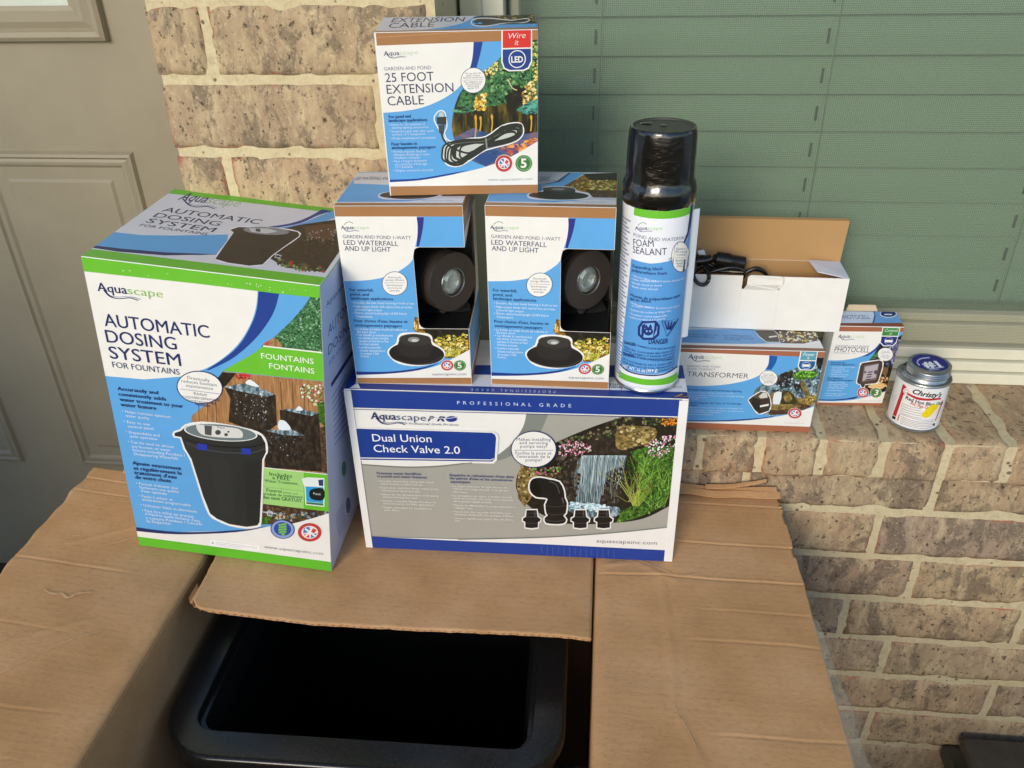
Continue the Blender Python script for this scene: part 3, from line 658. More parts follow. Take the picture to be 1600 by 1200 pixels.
# --- dosing system box ------------------------------------------------------
dos = thing('retail_box', 'tallest retail box, green banded, picturing a black bucket, leaning at the left', 'box', (-.4623, .6113, -.5768), (.0017, .1067, .0095), 'retail boxes in the stack')
DW, DD, DH = .2026, .1743, .3227
carton(dos, DW, DD, DH)
DF = [(218.5, 852.5), (518, 891.5), (500.5, 447), (125.5, 399)]
A_, B_ = K(10 / 3, 100, 270), K(10 / 3, 100, 560)
a = art(DF, DW, DH, B_)
a.full(WHITE)
a.P(SKYB, [(200, 95), (215, 92), (420, 110), (620, 95), (760, 40), (850, -30), (950, -170), (1010, -380), (1420, -380), (1420, 800), (1200, 858), (880, 898), (600, 906), (340, 895)])
a.k = A_
a.P('foliage', [(1290, 640), (1345, 640), (1360, 945), (1030, 905), (1100, 855), (1190, 770), (1250, 700)])
a.scatter(['24502f', '4d8353', '75a87a', '153019', '8fba90'], [(1290, 655), (1338, 655), (1350, 935), (1080, 880), (1200, 770)], 170, 5, 11, 3)
a.P('wood', [(1060, 878), (1100, 858), (1140, 900), (1130, 925), (1040, 905)]); a.scatter(['b8323a', 'd8525a', '7c8a3a'], [(1050, 885), (1090, 880), (1080, 905), (1040, 905)], 14, 5, 9, 4)
a.P(GREEN, [(1040, 903), (1360, 940), (1362, 1088), (828, 1032), (900, 992), (985, 944)])
a.L(WHITE, [(1040, 903), (1360, 940)], 7); a.k = K(6, 340, 440)
a.T('FOUNTAINS', (415, 722), (905, 776), WHITE, 50, .002); a.T('FONTAINS', (490, 815), (910, 867), WHITE, 50, .002)
a.k = A_
a.P('1c3f8f', spl([(1016, 615), (1008, 705), (982, 785), (925, 885), (850, 958), (740, 1030)], 5) + spl([(760, 1028), (880, 968), (985, 880), (1055, 795), (1100, 715), (1124, 628)], 5))
a.P(WHITE, [(80, 480), (1012, 600)] + spl([(1012, 615), (1003, 700), (976, 785), (920, 880), (845, 955), (740, 1020), (600, 1058), (410, 1072), (215, 1056)], 6) + [(150, 1050)])
a.k = B_
a.P('wood', [(828, 68), (1358, 122), (1378, 600), (1045, 570), (1040, 420), (850, 345), (665, 338), (668, 300), (730, 250), (800, 150)])
for x in (700, 745, 790, 1130, 1190, 1250): a.L('6b4627', [(x, 80 + (x - 700) * .1), (x + 8, 340), (x + 14, 420)], 4)
a.P('shade', [(828, 72), (900, 78), (850, 140), (800, 175), (790, 120)]); a.scatter(['b5222a', 'd83a40', '7d1a20'], [(890, 78), (980, 85), (970, 110), (900, 108)], 26, 6, 12, 5)
a.P('darkrock', [(838, 150), (960, 128), (1105, 192), (1112, 345), (1040, 400), (860, 330), (870, 210)]); a.P('darkrock', [(1125, 268), (1330, 285), (1345, 590), (1210, 580), (1200, 400), (1130, 330)])
a.P('darkrock', [(1045, 378), (1180, 368), (1262, 405), (1260, 580), (1050, 570)])
a.P('bluewater', [(840, 148), (960, 128), (1100, 188), (1060, 200), (900, 168)]); a.P('bluewater', [(1130, 265), (1220, 262), (1328, 284), (1290, 300)]); a.P('bluewater', [(1050, 376), (1180, 366), (1255, 402), (1150, 400)])
a.P('eef2f2', [(950, 132), (965, 112), (985, 118), (1020, 150)], 3); a.P('e8eef0', [(1210, 270), (1225, 248), (1245, 265), (1240, 272)], 3); a.P('e8eef0', [(1120, 370), (1122, 325), (1150, 325), (1175, 350), (1180, 372)], 3)
a.scatter(['d6dde0', 'aebcc4', '6d7c86'], [(880, 180), (1080, 200), (1060, 340), (900, 320)], 46, 2, 7, 6, .6); a.scatter(['c2ccd2', '6d7c86'], [(1060, 390), (1250, 410), (1240, 520), (1070, 500)], 26, 2, 5, 7, .6)
a.scatter(['e6e6d4', '4c7a34', '2c4a22', 'c9d2a0', 'c24a5a'], [(1240, 130), (1350, 140), (1352, 260), (1320, 250), (1230, 200)], 60, 6, 13, 8)
a.P('leafy', [(1320, 230), (1362, 225), (1366, 360), (1330, 330)]); a.P('soil', [(1335, 360), (1370, 350), (1378, 600), (1345, 590)])
a.P('soil', [(1040, 755), (1386, 795), (1386, 812), (1300, 838), (1150, 865), (1030, 862)]); a.scatter(['8a9aa6', '5f86a8', 'c6b08c', '3d5a2a', '26301c'], [(1060, 800), (1380, 800), (1280, 838), (1120, 858)], 50, 6, 14, 9)
a.P('leafy', [(1036, 825), (1090, 818), (1060, 862), (1034, 865)])
# offer panel
a.P('a5d77a', [(1044, 568), (1376, 603), (1386, 796), (1040, 756)]); a.P(GREEN, [(1250, 590), (1376, 603), (1386, 796), (1250, 780)]); a.L(WHITE, [(1044, 568), (1376, 603)], 4)
a.k = K(40 / 9, 340, 630)
para(a, [('Includes', 365, 500, 520, 516), ('a FREE', 385, 526, 505, 536)], '1d4f38', 24, .02)
para(a, [('Water Treatment,', 330, 545, 562, 566), ('produit de traitement', 318, 635, 595, 659)], '2a5a44', 19, .012)
para(a, [('Fourni', 345, 612, 447, 622), ('des eaux GRATUIT.', 320, 660, 592, 687)], '1d4f38', 23, .02); para(a, [('avec un', 458, 624, 560, 634)], '3f7a58', 16)
a.L('6f9a6a', [(315, 577), (605, 610)], 2)
a.P(WHITE, [(586, 522), (625, 512), (742, 518), (742, 716), (612, 702), (606, 580)]); a.P('2f9fd6', [(612, 575), (735, 580), (735, 690), (618, 680)]); a.P('151a1c', [(645, 600), (735, 590), (735, 668), (650, 660)], 3); a.P('e9efe9', [(600, 530), (625, 518), (735, 524), (735, 570), (612, 570)]); a.P('2c3f6e', [(700, 530), (735, 526), (735, 572), (705, 570)])
a.P('2f7a4a', [(618, 682), (735, 692), (735, 708), (618, 696)]); a.T('Pond', (668, 632), (715, 636), 'd8e4d8', 16)
# black dosing bucket with white outline
a.k = B_
body = [(612, 378), (640, 352), (720, 338), (850, 352), (975, 378), (1030, 402), (1052, 440), (1055, 488), (1036, 526), (1030, 700), (1022, 850), (1010, 868), (955, 876), (865, 862), (800, 834), (765, 808), (728, 715), (668, 525), (635, 470), (614, 410), (580, 404), (580, 388)]
a.L(WHITE, body, 20, 2, True); a.P('262a29', body); a.P('2a2e2e', [(760, 520), (860, 530), (900, 860), (860, 860), (820, 830)]); a.P('222525', [(940, 530), (1030, 530), (1022, 850), (960, 870)])
a.L('3d4342', [(640, 440), (720, 470), (850, 490), (980, 490), (1048, 470)], 7, 4); a.L('14171a', [(636, 420), (720, 445), (860, 462), (990, 460), (1050, 440)], 8, 4)
a.E('e6e7e2', 820, 385, 192, 44, 36, .09); a.E('6d7b7c', 820, 385, 184, 40, 36, .09); a.P('dcdad2', [(692, 352), (720, 346), (880, 360), (925, 375), (935, 400), (915, 414), (780, 408), (715, 392)], 4)
a.P('4b4f50', [(735, 348), (775, 352), (772, 402), (738, 396)]); a.E('3f4446', 806, 385, 15, 13); a.E('3f4446', 848, 397, 10, 8); a.E('3f4446', 860, 382, 6, 5); a.T('Aqua', (800, 362), (842, 366), '53617c', 10)
a.P('2238a8', [(697, 442), (748, 448), (748, 480), (697, 474)]); a.P('2238a8', [(928, 466), (976, 470), (974, 501), (928, 497)])
a.L('c7cdcb', [(1070, 790), (1088, 800), (1085, 818), (1065, 815), (1058, 800), (1072, 790)], 6); a.L('c7cdcb', [(1040, 798), (1108, 806)], 5)
# texts
a.P(NAVY, spl([(360, 879), (600, 905), (900, 894), (1080, 870)], 4) + spl([(1080, 870), (900, 903), (600, 916), (360, 902)], 4))
a.P(WHITE, spl([(360, 899), (600, 917), (900, 904), (1150, 866), (1300, 828), (1400, 795)], 4) + [(1400, 1060), (370, 935)])
a.P('62bf2c', [(380, 928), (1400, 1056), (1400, 1120), (380, 985)])
a.k = A_; a.P(GREEN, [(70, 420), (1345, 580), (1345, 655), (1120, 630), (700, 576), (300, 531), (80, 505)])
rg = random.Random(9)
for i in range(20):
    x = rg.uniform(300, 1300) if i < 9 else rg.gauss(1080, 90); y = 462 + (x - 100) * .1265 + rg.uniform(0, 30); a.P('dff0d0', [(x, y), (x + 5 + i % 3 * 3, y + 2), (x + 3, y + 5 + i % 4)])
a.k = K(6, 130, 420); logo(a, 138, 200, 755, 268)
a.T('AUTOMATIC', (207, 531), (1195, 648), NAVY, 113, .001, res=4); a.T('DOSING', (226, 684), (888, 758), NAVY, 112, .001, res=4); a.T('SYSTEM', (258, 836), (928, 911), NAVY, 110, .001, res=4); a.T('FOR FOUNTAINS', (282, 921), (913, 993), '2b3766', 52, -.006, res=3)
a.E(NAVY, 1100, 1110, 218, 155, 44, .1); a.E(WHITE, 1100, 1110, 208, 146, 44, .1)
para(a, [('Drastically', 985, 1030, 1195, 1060), ('reduces fountain', 930, 1062, 1262, 1102), ('maintenance', 975, 1106, 1228, 1136)], '3a4468', 28, .008); a.L('5a6690', [(920, 1125), (1290, 1172)], 4)
a.k = K(40 / 9, 170, 590)
para(a, [('Réduit', 598, 118, 690, 128), ('considérablement', 518, 137, 778, 165), ("l'entretien du", 557, 164, 745, 187), ('fontain', 607, 190, 707, 205)], '3a4468', 20, .008)
para(a, [('Accurately and', 65, 86, 348, 116), ('consistently adds', 72, 124, 403, 160), ('water treatment to your', 80, 161, 523, 210), ('water feature', 87, 197, 335, 224), ('Ajoute exactement', 170, 604, 508, 643), ('et régulièrement le', 178, 640, 512, 676), ("traitement d'eau", 182, 671, 475, 703), ('de votre choix', 190, 702, 440, 730)], '14285f', 24, .009)
para(a, [('• Helps maintain optimum', 98, 240, 440, 281), ('water quality', 122, 271, 290, 291), ('• Easy to use', 110, 312, 292, 333), ('control panel', 138, 345, 318, 363), ('• Dependable and', 125, 384, 360, 410), ('quiet operation', 150, 413, 347, 435), ('• Can be used on almost', 140, 452, 460, 489), ('any fountain or water', 165, 484, 437, 513), ('feature including Pondless /', 172, 510, 538, 549), ('Disappearing Waterfalls', 182, 537, 490, 570),
   ("• Permet d'obtenir plus", 198, 742, 490, 776), ('facilement une qualité', 220, 769, 495, 801), ("d'eau optimale", 230, 794, 412, 816), ('• Facile à utiliser et', 218, 829, 452, 856), ('entièrement programmable', 240, 854, 577, 894), ('• Utilisation fiable et silencieuse', 228, 892, 620, 937), ('• Peut être utilisé sur presque', 238, 930, 598, 972), ("n'importe quelle fontaine d'eau,", 260, 953, 648, 1003), ('y compris Pondless / Cascade', 265, 981, 657, 1024), ('de Disparition', 270, 1005, 438, 1022)], 'e9f3fb', 18, .001)
a.k = K(40 / 9, 340, 630)
a.E(NAVY, 455, 870, 84, 66, 30, .12); a.E('8fa3d8', 455, 870, 78, 61, 30, .12); a.E('2b4a9c', 455, 868, 60, 47, 30, .12)
for i in range(4): a.P('79c143', [(425 + i % 2 * 4, 835 + i * 17), (480, 828 + i * 17), (484, 840 + i * 17), (428, 848 + i * 17)])
a.P('79c143', [(440, 900), (475, 896), (462, 918)]); a.E(WHITE, 642, 890, 86, 68, 30, .12); badge(a, 642, 890, 82, 'flag', ry=64)
a.T('www.aquascapeinc.com', (330, 1001), (735, 1047), '7d8492', 20, -.005, res=1)
a.P('fbfaf7', [(-40, 945), (300, 985), (296, 1020), (-50, 985)]); a.L('9aa0aa', [(-5, 962), (280, 996)], 2); a.L('9aa0aa', [(-8, 972), (280, 1005)], 2); a.L('b9bec6', [(-10, 980), (180, 1003)], 2); a.P('b9bec6', [(-28, 955), (-16, 975), (-38, 972)])
a.build('front_print', dos, front)
# top print; bluish skylight tint painted into the white stock
a = art([(125.5, 399), (500.5, 447), (581, 331.8), (272.5, 295.5)], DW, DD, A_)
top = lambda h: (lambda u, v, o: (u, v, h + o))
a.full('d9dbe4'); a.P(GREEN, [(85, 430), (130, 392), (1370, 548), (1330, 590)]); a.P(GREEN, [(575, 82), (1610, 204), (1560, 228), (545, 108)])
a.P(SKYB, [(205, 300), (400, 322), (560, 325), (850, 320), (840, 420), (700, 428), (400, 412), (140, 378)]); a.P(NAVY, [(130, 372), (300, 392), (520, 412), (830, 424), (520, 428), (280, 408), (125, 384)])
a.P(BLUE, spl([(1340, 190), (1270, 230), (1180, 262), (1060, 280)], 4) + spl([(1110, 285), (1230, 262), (1320, 222), (1400, 200)], 4)); a.P(SKYB, spl([(1400, 198), (1320, 228), (1230, 264), (1090, 292)], 4) + [(1220, 300), (1420, 232), (1560, 225)])
a.P('darkrock', [(1090, 300), (1240, 268), (1480, 235), (1560, 228), (1360, 520), (1150, 495), (1060, 440)]); a.scatter(['4f7a2c', '2b4a1c', 'b4322c', '8aa05a', '5a5040'], [(1060, 440), (1380, 500), (1350, 522), (1150, 500)], 40, 8, 16, 12)
a.P('5a4030', [(1250, 280), (1420, 262), (1400, 350), (1260, 340)]); a.scatter(['8d8f90', '6a5a4a', 'a9a9a9'], [(1260, 300), (1420, 290), (1400, 370), (1240, 360)], 26, 4, 9, 13)
bk = [(862, 296), (905, 282), (1000, 285), (1130, 292), (1215, 308), (1222, 330), (1150, 380), (1080, 430), (1030, 478), (960, 484), (850, 468), (782, 448), (830, 380), (880, 310)]
a.L('eeeef2', bk, 9, 2, True); a.P('2b2826', bk); a.E('8a8d92', 1050, 302, 120, 20, 30, .06); a.P('caccd0', [(960, 288), (1060, 290), (1110, 306), (1050, 316), (970, 306)]); a.P('45484c', [(995, 290), (1020, 292), (1018, 308), (994, 304)])
a.L('d0d4da', [(1100, 425), (1130, 432), (1118, 445), (1095, 440), (1100, 425)], 5)
logo(a, 590, 140, 900, 178, scape='9ac08a')
for t, p, q, c in (('AUTOMATIC', (505, 200), (1010, 268), 22), ('DOSING', (460, 228), (800, 276), 21), ('SYSTEM', (420, 256), (770, 308), 21), ('FOR FOUNTAINS', (390, 275), (738, 324), 11)): a.T(t, p, q, '2c2f4a', c, 0, shear=0, res=3)
a.build('top_print', dos, top(DH))
# right side print
a = art([(518, 891.5), (583, 731.8), (581, 331.8), (500.5, 447)], DD, DH, K(6, 340, 440)); side = lambda w: (lambda u, v, o: (w + o, u, v))
a.full('c3cde8'); a.P(GREEN, [(960, 0), (1450, -700), (1450, -640), (965, 55)])
a.T('Aquascape', (1020, 250), (1180, 50), NAVY, 60, .002); a.T('AUTOMATIC', (1035, 510), (1330, 130), NAVY, 95); a.T('DOSING', (1035, 690), (1250, 420), NAVY, 90); a.T('FOR FOUNTAINS', (1045, 780), (1260, 500), '3b4a86', 40)
a.P(NAVY, [(1060, 950), (1280, 600), (1285, 650), (1065, 985)])
for i in range(9): a.L('6f7fb4', [(1070 + i * 3, 1080 + i * 55), (1200 + i * 6, 860 + i * 58)], 7)
a.k = K(40 / 9, 340, 630); a.E('4f8f6a', 875, 450, 16, 52); a.E('5a6a9a', 905, 705, 16, 56)
for i in range(8): a.L('7483b8', [(815 + i * 3, 780 + i * 20), (870 + i * 3, 690 + i * 20)], 4)
a.build('side_print', dos, side(DW))

# --- check valve box --------------------------------------------------------
val = thing('retail_box', 'wide blue and grey retail box picturing a waterfall, carrying the lamp boxes', 'box', (-.2344, .6506, ZF + .0006), (.012, 0, 0), 'retail boxes in the stack')
VW, VD, VH = .3204, .105, .1958
carton(val, VW, VD, VH)
F_ = K(1600 / 580, 520, 570)
a = art([(572.5, 854.5), (1051, 877), (1074.6, 620.7), (538, 606)], VW, VH, F_)
a.P(WHITE, [(40, 95), (1540, 135), (1470, 855), (140, 795)])
a.P('aaa79b', [(80, 100), (1500, 140), (1430, 848), (172, 793)])
a.P(WHITE, [(92, 180), (832, 198)] + spl([(832, 200), (818, 260), (775, 325), (715, 380), (600, 412), (450, 430), (300, 434), (128, 424)], 5))
a.P('85897f', [(832, 200), (926, 205)] + spl([(926, 205), (888, 290), (820, 358), (735, 402), (700, 408)], 4) + spl([(708, 386), (775, 328), (818, 262), (832, 200)], 4))
PH = [(1262, 212), (1500, 216), (1462, 600)] + spl([(1450, 606), (1340, 660), (1200, 680), (1000, 682), (870, 625), (802, 560), (788, 500), (812, 440), (900, 362), (1000, 310), (1130, 256), (1262, 212)], 5)
a.P('shade', PH)
a.k = K(40 / 9, 790, 620)
a.P('darkrock', [(350, 400), (540, 395), (520, 700), (430, 760), (380, 600)]); a.P('boulder', [(100, 470), (200, 500), (330, 560), (380, 500), (340, 560), (200, 660), (130, 760), (85, 700), (75, 580)])
a.P('darkrock', [(540, 240), (760, 210), (860, 380), (560, 395)]); a.P('boulder', [(770, 205), (860, 190), (1035, 208), (1015, 300), (880, 340), (810, 362), (760, 330)], 3)
a.scatter(['6a7a4a', '2f4a20', '4d3f2c', '8a7a58'], [(360, 300), (700, 200), (780, 130), (1100, 125), (1060, 190), (760, 260), (400, 330)], 110, 8, 18, 21)
a.P('water', [(500, 420), (540, 398), (835, 395), (800, 500), (760, 740), (490, 745), (470, 560)]); a.P('darkrock', [(690, 520), (800, 470), (860, 600), (800, 740), (650, 740)])
rw2 = random.Random(4)
for i in range(34):
    x = 510 + i * 9.4; y1 = 560 + rw2.random() * 180 if i > 3 else 600
    a.L(rw2.choice(['dfeef0', 'b8d0d4', '8fb0b6', 'f5fafa']), [(x + 14, 398), (x + 4, 450), (x - 10 - rw2.random() * 14, y1)], [5, 4, 2], 3)
a.scatter(['d8c48a', '8a7440', '4a3c20', 'b9a468', '6a5a30'], [(775, 205), (1035, 208), (1010, 320), (815, 358)], 60, 6, 18, 91, 1.4); a.scatter(['c9b684', '5a4a28', '8f7c4a', '3c3018'], [(100, 470), (380, 520), (200, 660), (130, 760), (80, 600)], 60, 6, 18, 92)
a.scatter(['4a4438', '2a251d', '645a48', '151310'], [(350, 400), (520, 400), (500, 720), (380, 700)], 70, 8, 24, 93); a.scatter(['3a342a', '1c1813', '544a3a'], [(700, 520), (800, 480), (850, 620), (790, 730), (660, 730)], 50, 8, 20, 94)
a.P('bluewater', [(440, 735), (540, 720), (680, 750), (790, 765), (760, 830), (560, 830), (440, 790)], 3); a.scatter(['e6f4f6', 'bfe0e6', '9cc7d0'], [(450, 725), (700, 745), (640, 790), (450, 770)], 60, 6, 16, 22, 1.8)
a.P('leafy', [(860, 370), (960, 340), (1150, 330), (1175, 400), (1150, 640), (1060, 770), (900, 840), (770, 870), (800, 790), (900, 740), (930, 560), (900, 450)])
a.scatter(['2f5a1a', '5a8a2e', '7fae42', '1f3c12', '456f24', '16290c'], [(870, 360), (1170, 330), (1150, 640), (1000, 800), (780, 860), (900, 740), (900, 450)], 300, 7, 17, 23)
a.blades(['8fae3a', 'b7c552', '5f8a2a', '93803a'], (905, 750, 25), 34, 380, .75, 6, 24)
for x_, y_, l_ in ((980, 640, 200), (1060, 560, 220), (1120, 620, 260), (940, 520, 160), (1040, 760, 200), (1000, 460, 120)): a.blades(['4f8a2a', '7fb544', '2c5216', '9cc65a', '1c360e'], (x_, y_, 60), 22, l_, .9, 4, int(x_))
a.blades(['8a9a4a', 'a99a55'], (860, 720, 20), 10, 300, 1.2, 4, 25)
a.scatter(['e98a1c', 'f2a533', 'c9661a', '3a4a1a'], [(1080, 125), (1200, 125), (1195, 190), (1075, 185)], 70, 6, 12, 26)
a.scatter(['f1f1ee', 'e9e4e2', 'e59ab4', '4a7a2c', 'd97a9a'], [(950, 330), (1060, 260), (1180, 250), (1175, 340), (1060, 410), (1000, 390)], 90, 7, 13, 27)
a.scatter(['d9829c', 'f0b6c6', '8a4a58', '3f6a28', 'f6dfe4'], [(360, 320), (470, 280), (590, 320), (590, 365), (480, 400), (365, 395)], 100, 7, 13, 28)
a.scatter(['3f6a28', '7fae4a', 'd0668a'], [(120, 490), (400, 470), (330, 540), (200, 520)], 50, 7, 14, 29)
def prod(a, pts, n=2): a.L(WHITE, pts, 20, n, True); a.P('171513', pts, n)
prod(a, [(165, 600), (185, 560), (235, 550), (300, 562), (370, 580), (402, 640), (408, 690), (424, 730), (416, 800), (398, 815), (420, 845), (400, 872), (340, 876), (280, 868), (270, 835), (292, 815), (282, 800), (274, 740), (290, 700), (255, 690), (210, 685), (172, 650)])
a.E('070707', 205, 618, 36, 58, 24, -.35); a.L('4c4947', [(300, 575), (350, 600), (372, 660)], 8, 4); a.L('5a5755', [(390, 690), (400, 730)], 9); a.L('3b3836', [(280, 745), (345, 755), (418, 742)], 5, 4); a.L('3b3836', [(285, 800), (345, 812), (410, 800)], 6, 4); a.L('45413f', [(275, 845), (340, 858), (415, 846)], 5, 4)
for cx in (180, 518, 680):
    prod(a, [(cx - 35, 778), (cx + 35, 778), (cx + 40, 825), (cx + 62, 840), (cx + 58, 858), (cx + 44, 862), (cx + 44, 900), (cx, 906), (cx - 44, 900), (cx - 44, 862), (cx - 62, 852), (cx - 60, 836), (cx - 40, 825)], 1)
    a.L('4a4745', [(cx - 38, 826), (cx + 38, 826)], 5); a.L('3f3c3a', [(cx - 36, 800), (cx + 36, 800)], 4); a.L('45423f', [(cx - 42, 870), (cx + 42, 870)], 4); a.L('5a5654', [(cx + 20, 785), (cx + 24, 820)], 6)
a.k = F_
bubble(a, 864, 356, 99, 80, [('Makes installing', .74), ('and servicing', .62), ('pumps easy!', .58), ('-', .84), ('Facilite la pose et', .78), ("l'entretien de la", .72), ('pompe!', .35)], cap=13)
a.P(WHITE, [(160, 738), (540, 748)] + spl([(540, 750), (900, 742), (1200, 722), (1470, 690)], 4) + [(1470, 800), (900, 772), (540, 757)]); a.L('8d8b80', [(540, 750), (900, 741), (1200, 721), (1450, 695)], 3, 4)
a.P('1f3f95', [(165, 737), (540, 755), (900, 769), (1445, 796), (1445, 850), (165, 795)])
a.P('1c3d90', [(76, 96), (1500, 136), (1494, 212), (90, 176)]); a.L(WHITE, [(92, 179), (1492, 214)], 4); a.L('1c3d90', [(93, 184), (1490, 219)], 2)
for i in range(14): a.L('4d68b0', [(900 + i * 24, 778 + i * 1.2), (901 + i * 24, 808 + i * 1.3 + i % 3 * 6)], 2)
rg = random.Random(3)
for i in range(26):
    x = rg.uniform(90, 1490); y = 98 + (x - 82) * .0283; a.P('c9d2e6', [(x, y), (x + rg.uniform(3, 12), y + .5), (x + 3, y + rg.uniform(2, 5))])
a.T('PROFESSIONAL GRADE', (536, 161), (1024, 173), 'c9d4ee', 14, .006, space=1.9)
a.P(WHITE, [(100, 262), (690, 278), (708, 290), (714, 305), (707, 402), (694, 418), (120, 406)]); a.P('1a3c8e', [(100, 267), (684, 284), (698, 292), (703, 306), (697, 398), (686, 409), (120, 402)]); a.L(WHITE, [(120, 394), (680, 402), (693, 396)], 4); a.L('8b8a7e', [(130, 424), (300, 435), (450, 432), (600, 414)], 4, 4)
a.k = K(1409 / 270, 560, 630)
a.T('Dual Union', (122, 296), (600, 303), 'f3f3f3', 58, .004, res=3); a.T('Check Valve 2.0', (133, 383), (830, 397), 'f3f3f3', 58, .004, res=3)
logo(a, 108, 114, 552, 130, scape='4f597e')
a.T('P', (566, 131), (618, 132), '1b2a63', 40, .012, .35); a.T('R', (640, 131), (705, 133), '1b2a63', 40, .012, .35); a.E('1a3c8e', 757, 113, 44, 23); a.L(WHITE, [(715, 108), (757, 104), (800, 96)], 4, 3); a.L(WHITE, [(570, 104), (712, 108)], 4)
a.T('Professional Grade Products', (415, 158), (815, 168), '3a4468', 15, .002, .2, res=1)
para(a, [('Prevents water backflow', 155, 568, 512, 574), ('in ponds and water features', 158, 592, 557, 602), ("Empêche le refoulement d'eau dans", 745, 582, 1265, 597), ("les pièces d'eau et les accessoires", 748, 607, 1250, 624), ('aquatiques', 750, 636, 908, 640)], '2c3f7c', 19, .009)
para(a, [('• Durable, heavy-duty swing-style check', 165, 628, 620, 638), ('valve ensures trouble-free use', 190, 650, 527, 660), ('• Dual union, tool-free design makes pump', 170, 682, 655, 694), ('maintenance quick and easy', 195, 705, 508, 715), ('• Allows for the disconnection of the pump', 178, 738, 655, 750), ('without draining the water', 203, 758, 488, 768), ('• Includes reversible fittings that allow for', 187, 790, 640, 804), ('universal pump and filter applications', 210, 812, 620, 826), ('• Height extendable for installation in', 193, 843, 598, 856), ('older filters', 215, 866, 335, 870),
   ('• Le clapet antiretour de type battant est', 752, 668, 1215, 680), ("robuste et à usage intensif : il est garanti", 772, 690, 1222, 704), ('sans souci', 774, 714, 890, 720), ('• La conception du clapet, à double raccord', 757, 746, 1248, 760), ("union et à monter sans outil, rend l'entretien", 777, 768, 1265, 784), ('de la pompe rapide et facile', 779, 792, 1085, 802), ('• Permet de débrancher la pompe sans avoir à', 762, 824, 1278, 840), ("vidanger l'eau", 782, 846, 930, 852), ('• Fourni avec des raccords réversibles pour', 767, 878, 1245, 892), ('utilisation universelle avec pompes et filtres', 784, 900, 1262, 916), ('• Hauteur réglable pour poser dans des filtres', 770, 932, 1258, 946), ('vieux', 787, 952, 832, 955)], 'eeeae0', 15, .001)
a.k = K(40 / 9, 790, 620); a.T('aquascapeinc.com', (630, 1004), (1053, 1020), '5b6272', 24, -.004)
a.build('front_print', val, front)
mb = MB(); FL = flat('f3f0e8')                                 # turned white end flanges standing just proud of the printed face
mb.box(.0002, .0072, -.0016, -.0002, .0005, VH - .001); mb.build('end_flange', val, mat=FL); mb = MB(); mb.box(VW - .0085, VW - .0002, -.0016, -.0002, .0005, VH - .001); mb.build('end_flange', val, mat=FL)
a = art([(538, 606), (1074.6, 620.7), (1060.6, 538.6), (579, 527.5)], VW, VD, F_)
a.P('1c3d90', [(0, 0), (1600, 0), (1600, 200), (0, 200)]); a.P('e6e8ee', [(100, 75), (1560, 112), (1545, 56), (110, 30)]); a.T('AquascapePRO', (1170, 92), (1300, 97), NAVY, 26, .01)
a.T('PROFESSIONAL GRADE', (960, 106), (600, 97), 'b9c6e6', 10, .004, space=1.9)
a.T('aquascapeinc.com', (1440, 93), (1500, 94), '5b6272', 12)
a.build('top_print', val, top(VH))
mb = MB(); vs = [(.006, .001, VH + .0006), (.016, .001, VH + .0006), (.011, .010, VH + .0012), (-.001, .004, VH - .004), (-.001, .001, VH - .018)]
mb.add(vs, [(0, 1, 2), (0, 2, 3), (0, 3, 4)], FL); mb.build('torn_corner', val); mb = MB(); mb.add([(VW - .014, .002, VH + .0006), (VW - .001, -.001, VH + .004), (VW + .001, .006, VH - .002), (VW - .006, .008, VH + .0008)], [(0, 1, 2, 3)], KRAFTIN); mb.build('torn_corner', val)

# --- two lamp boxes with a window, each with its lamp inside ------------------
LW, LD, LH = .1095, .0968, .1742
LF = [(558.5, 600), (737.5, 601.5), (721.9, 322.8), (520, 324)]
D_ = K(1200 / 370, 500, 250)
VT = ZF + .0006 + VH
l1 = thing('retail_box', 'brown banded lamp box with cut-out window, beside the tall green banded box', 'box', (-.224, .661, VT + .0004), (.0465, 0, 0), 'retail boxes in the stack')
UVL = Art(LF, LW, LH, D_)
wz0, wz1, wx = UVL.uv((610, 859))[1], UVL.uv((600, 448))[1], UVL.uv((484, 640))[0]
def cutfront():
    mb = MB(); r = .006; t = .0005; out = [(0, 0), (LW, 0), (LW, wz0)]
    arc = lambda cx, cz, a0: [(cx + r * math.cos(math.radians(a0 + 90 * i / 4)), cz + r * math.sin(math.radians(a0 + 90 * i / 4))) for i in range(5)]
    notch = list(reversed(arc(wx + r, wz0 + r, 180))) ; notch2 = list(reversed(arc(wx + r, wz1 - r, 90)))
    out += notch + notch2 + [(LW, wz1), (LW, LH), (0, LH)]
    n = len(out)
    vs = [(x, 0, z) for x, z in out] + [(x, t, z) for x, z in out]
    mb.add(vs[:n], [list(range(n))], PAPER); mb.add(vs[n:], [list(range(n))[::-1]], KRAFTIN)
    mb.add(vs, [(i + n, (i + 1) % n + n, (i + 1) % n, i) for i in range(n)], KRAFTIN)
    dz = .012; so_ = [(t, 0), (LD, 0), (LD, LH), (t, LH), (t, wz1), (LD * .72, wz1 + dz), (LD * .78, wz1), (LD * .78, wz0 + .012), (LD * .6, wz0 - .002), (t, wz0)]
    n = len(so_); vs = [(LW, y, z) for y, z in so_] + [(LW - t, y, z) for y, z in so_]
    mb.add(vs[:n], [list(range(n))], PAPER); mb.add(vs[n:], [list(range(n))[::-1]], KRAFTIN); mb.add(vs, [(i + n, (i + 1) % n + n, (i + 1) % n, i) for i in range(n)], KRAFTIN)
    mb.box(0, t, t, LD, 0, LH, PAPER); mb.box(t, LW - t, LD - t, LD, 0, LH, PAPER); mb.box(t, LW - t, t, LD - t, 0, t, PAPER); mb.box(t, LW - t, t, LD - t, LH - t, LH, PAPER)
    return mb
cutfront().build('carton', l1)
INS = flat('0d0d0e', .55, name='black_insert')
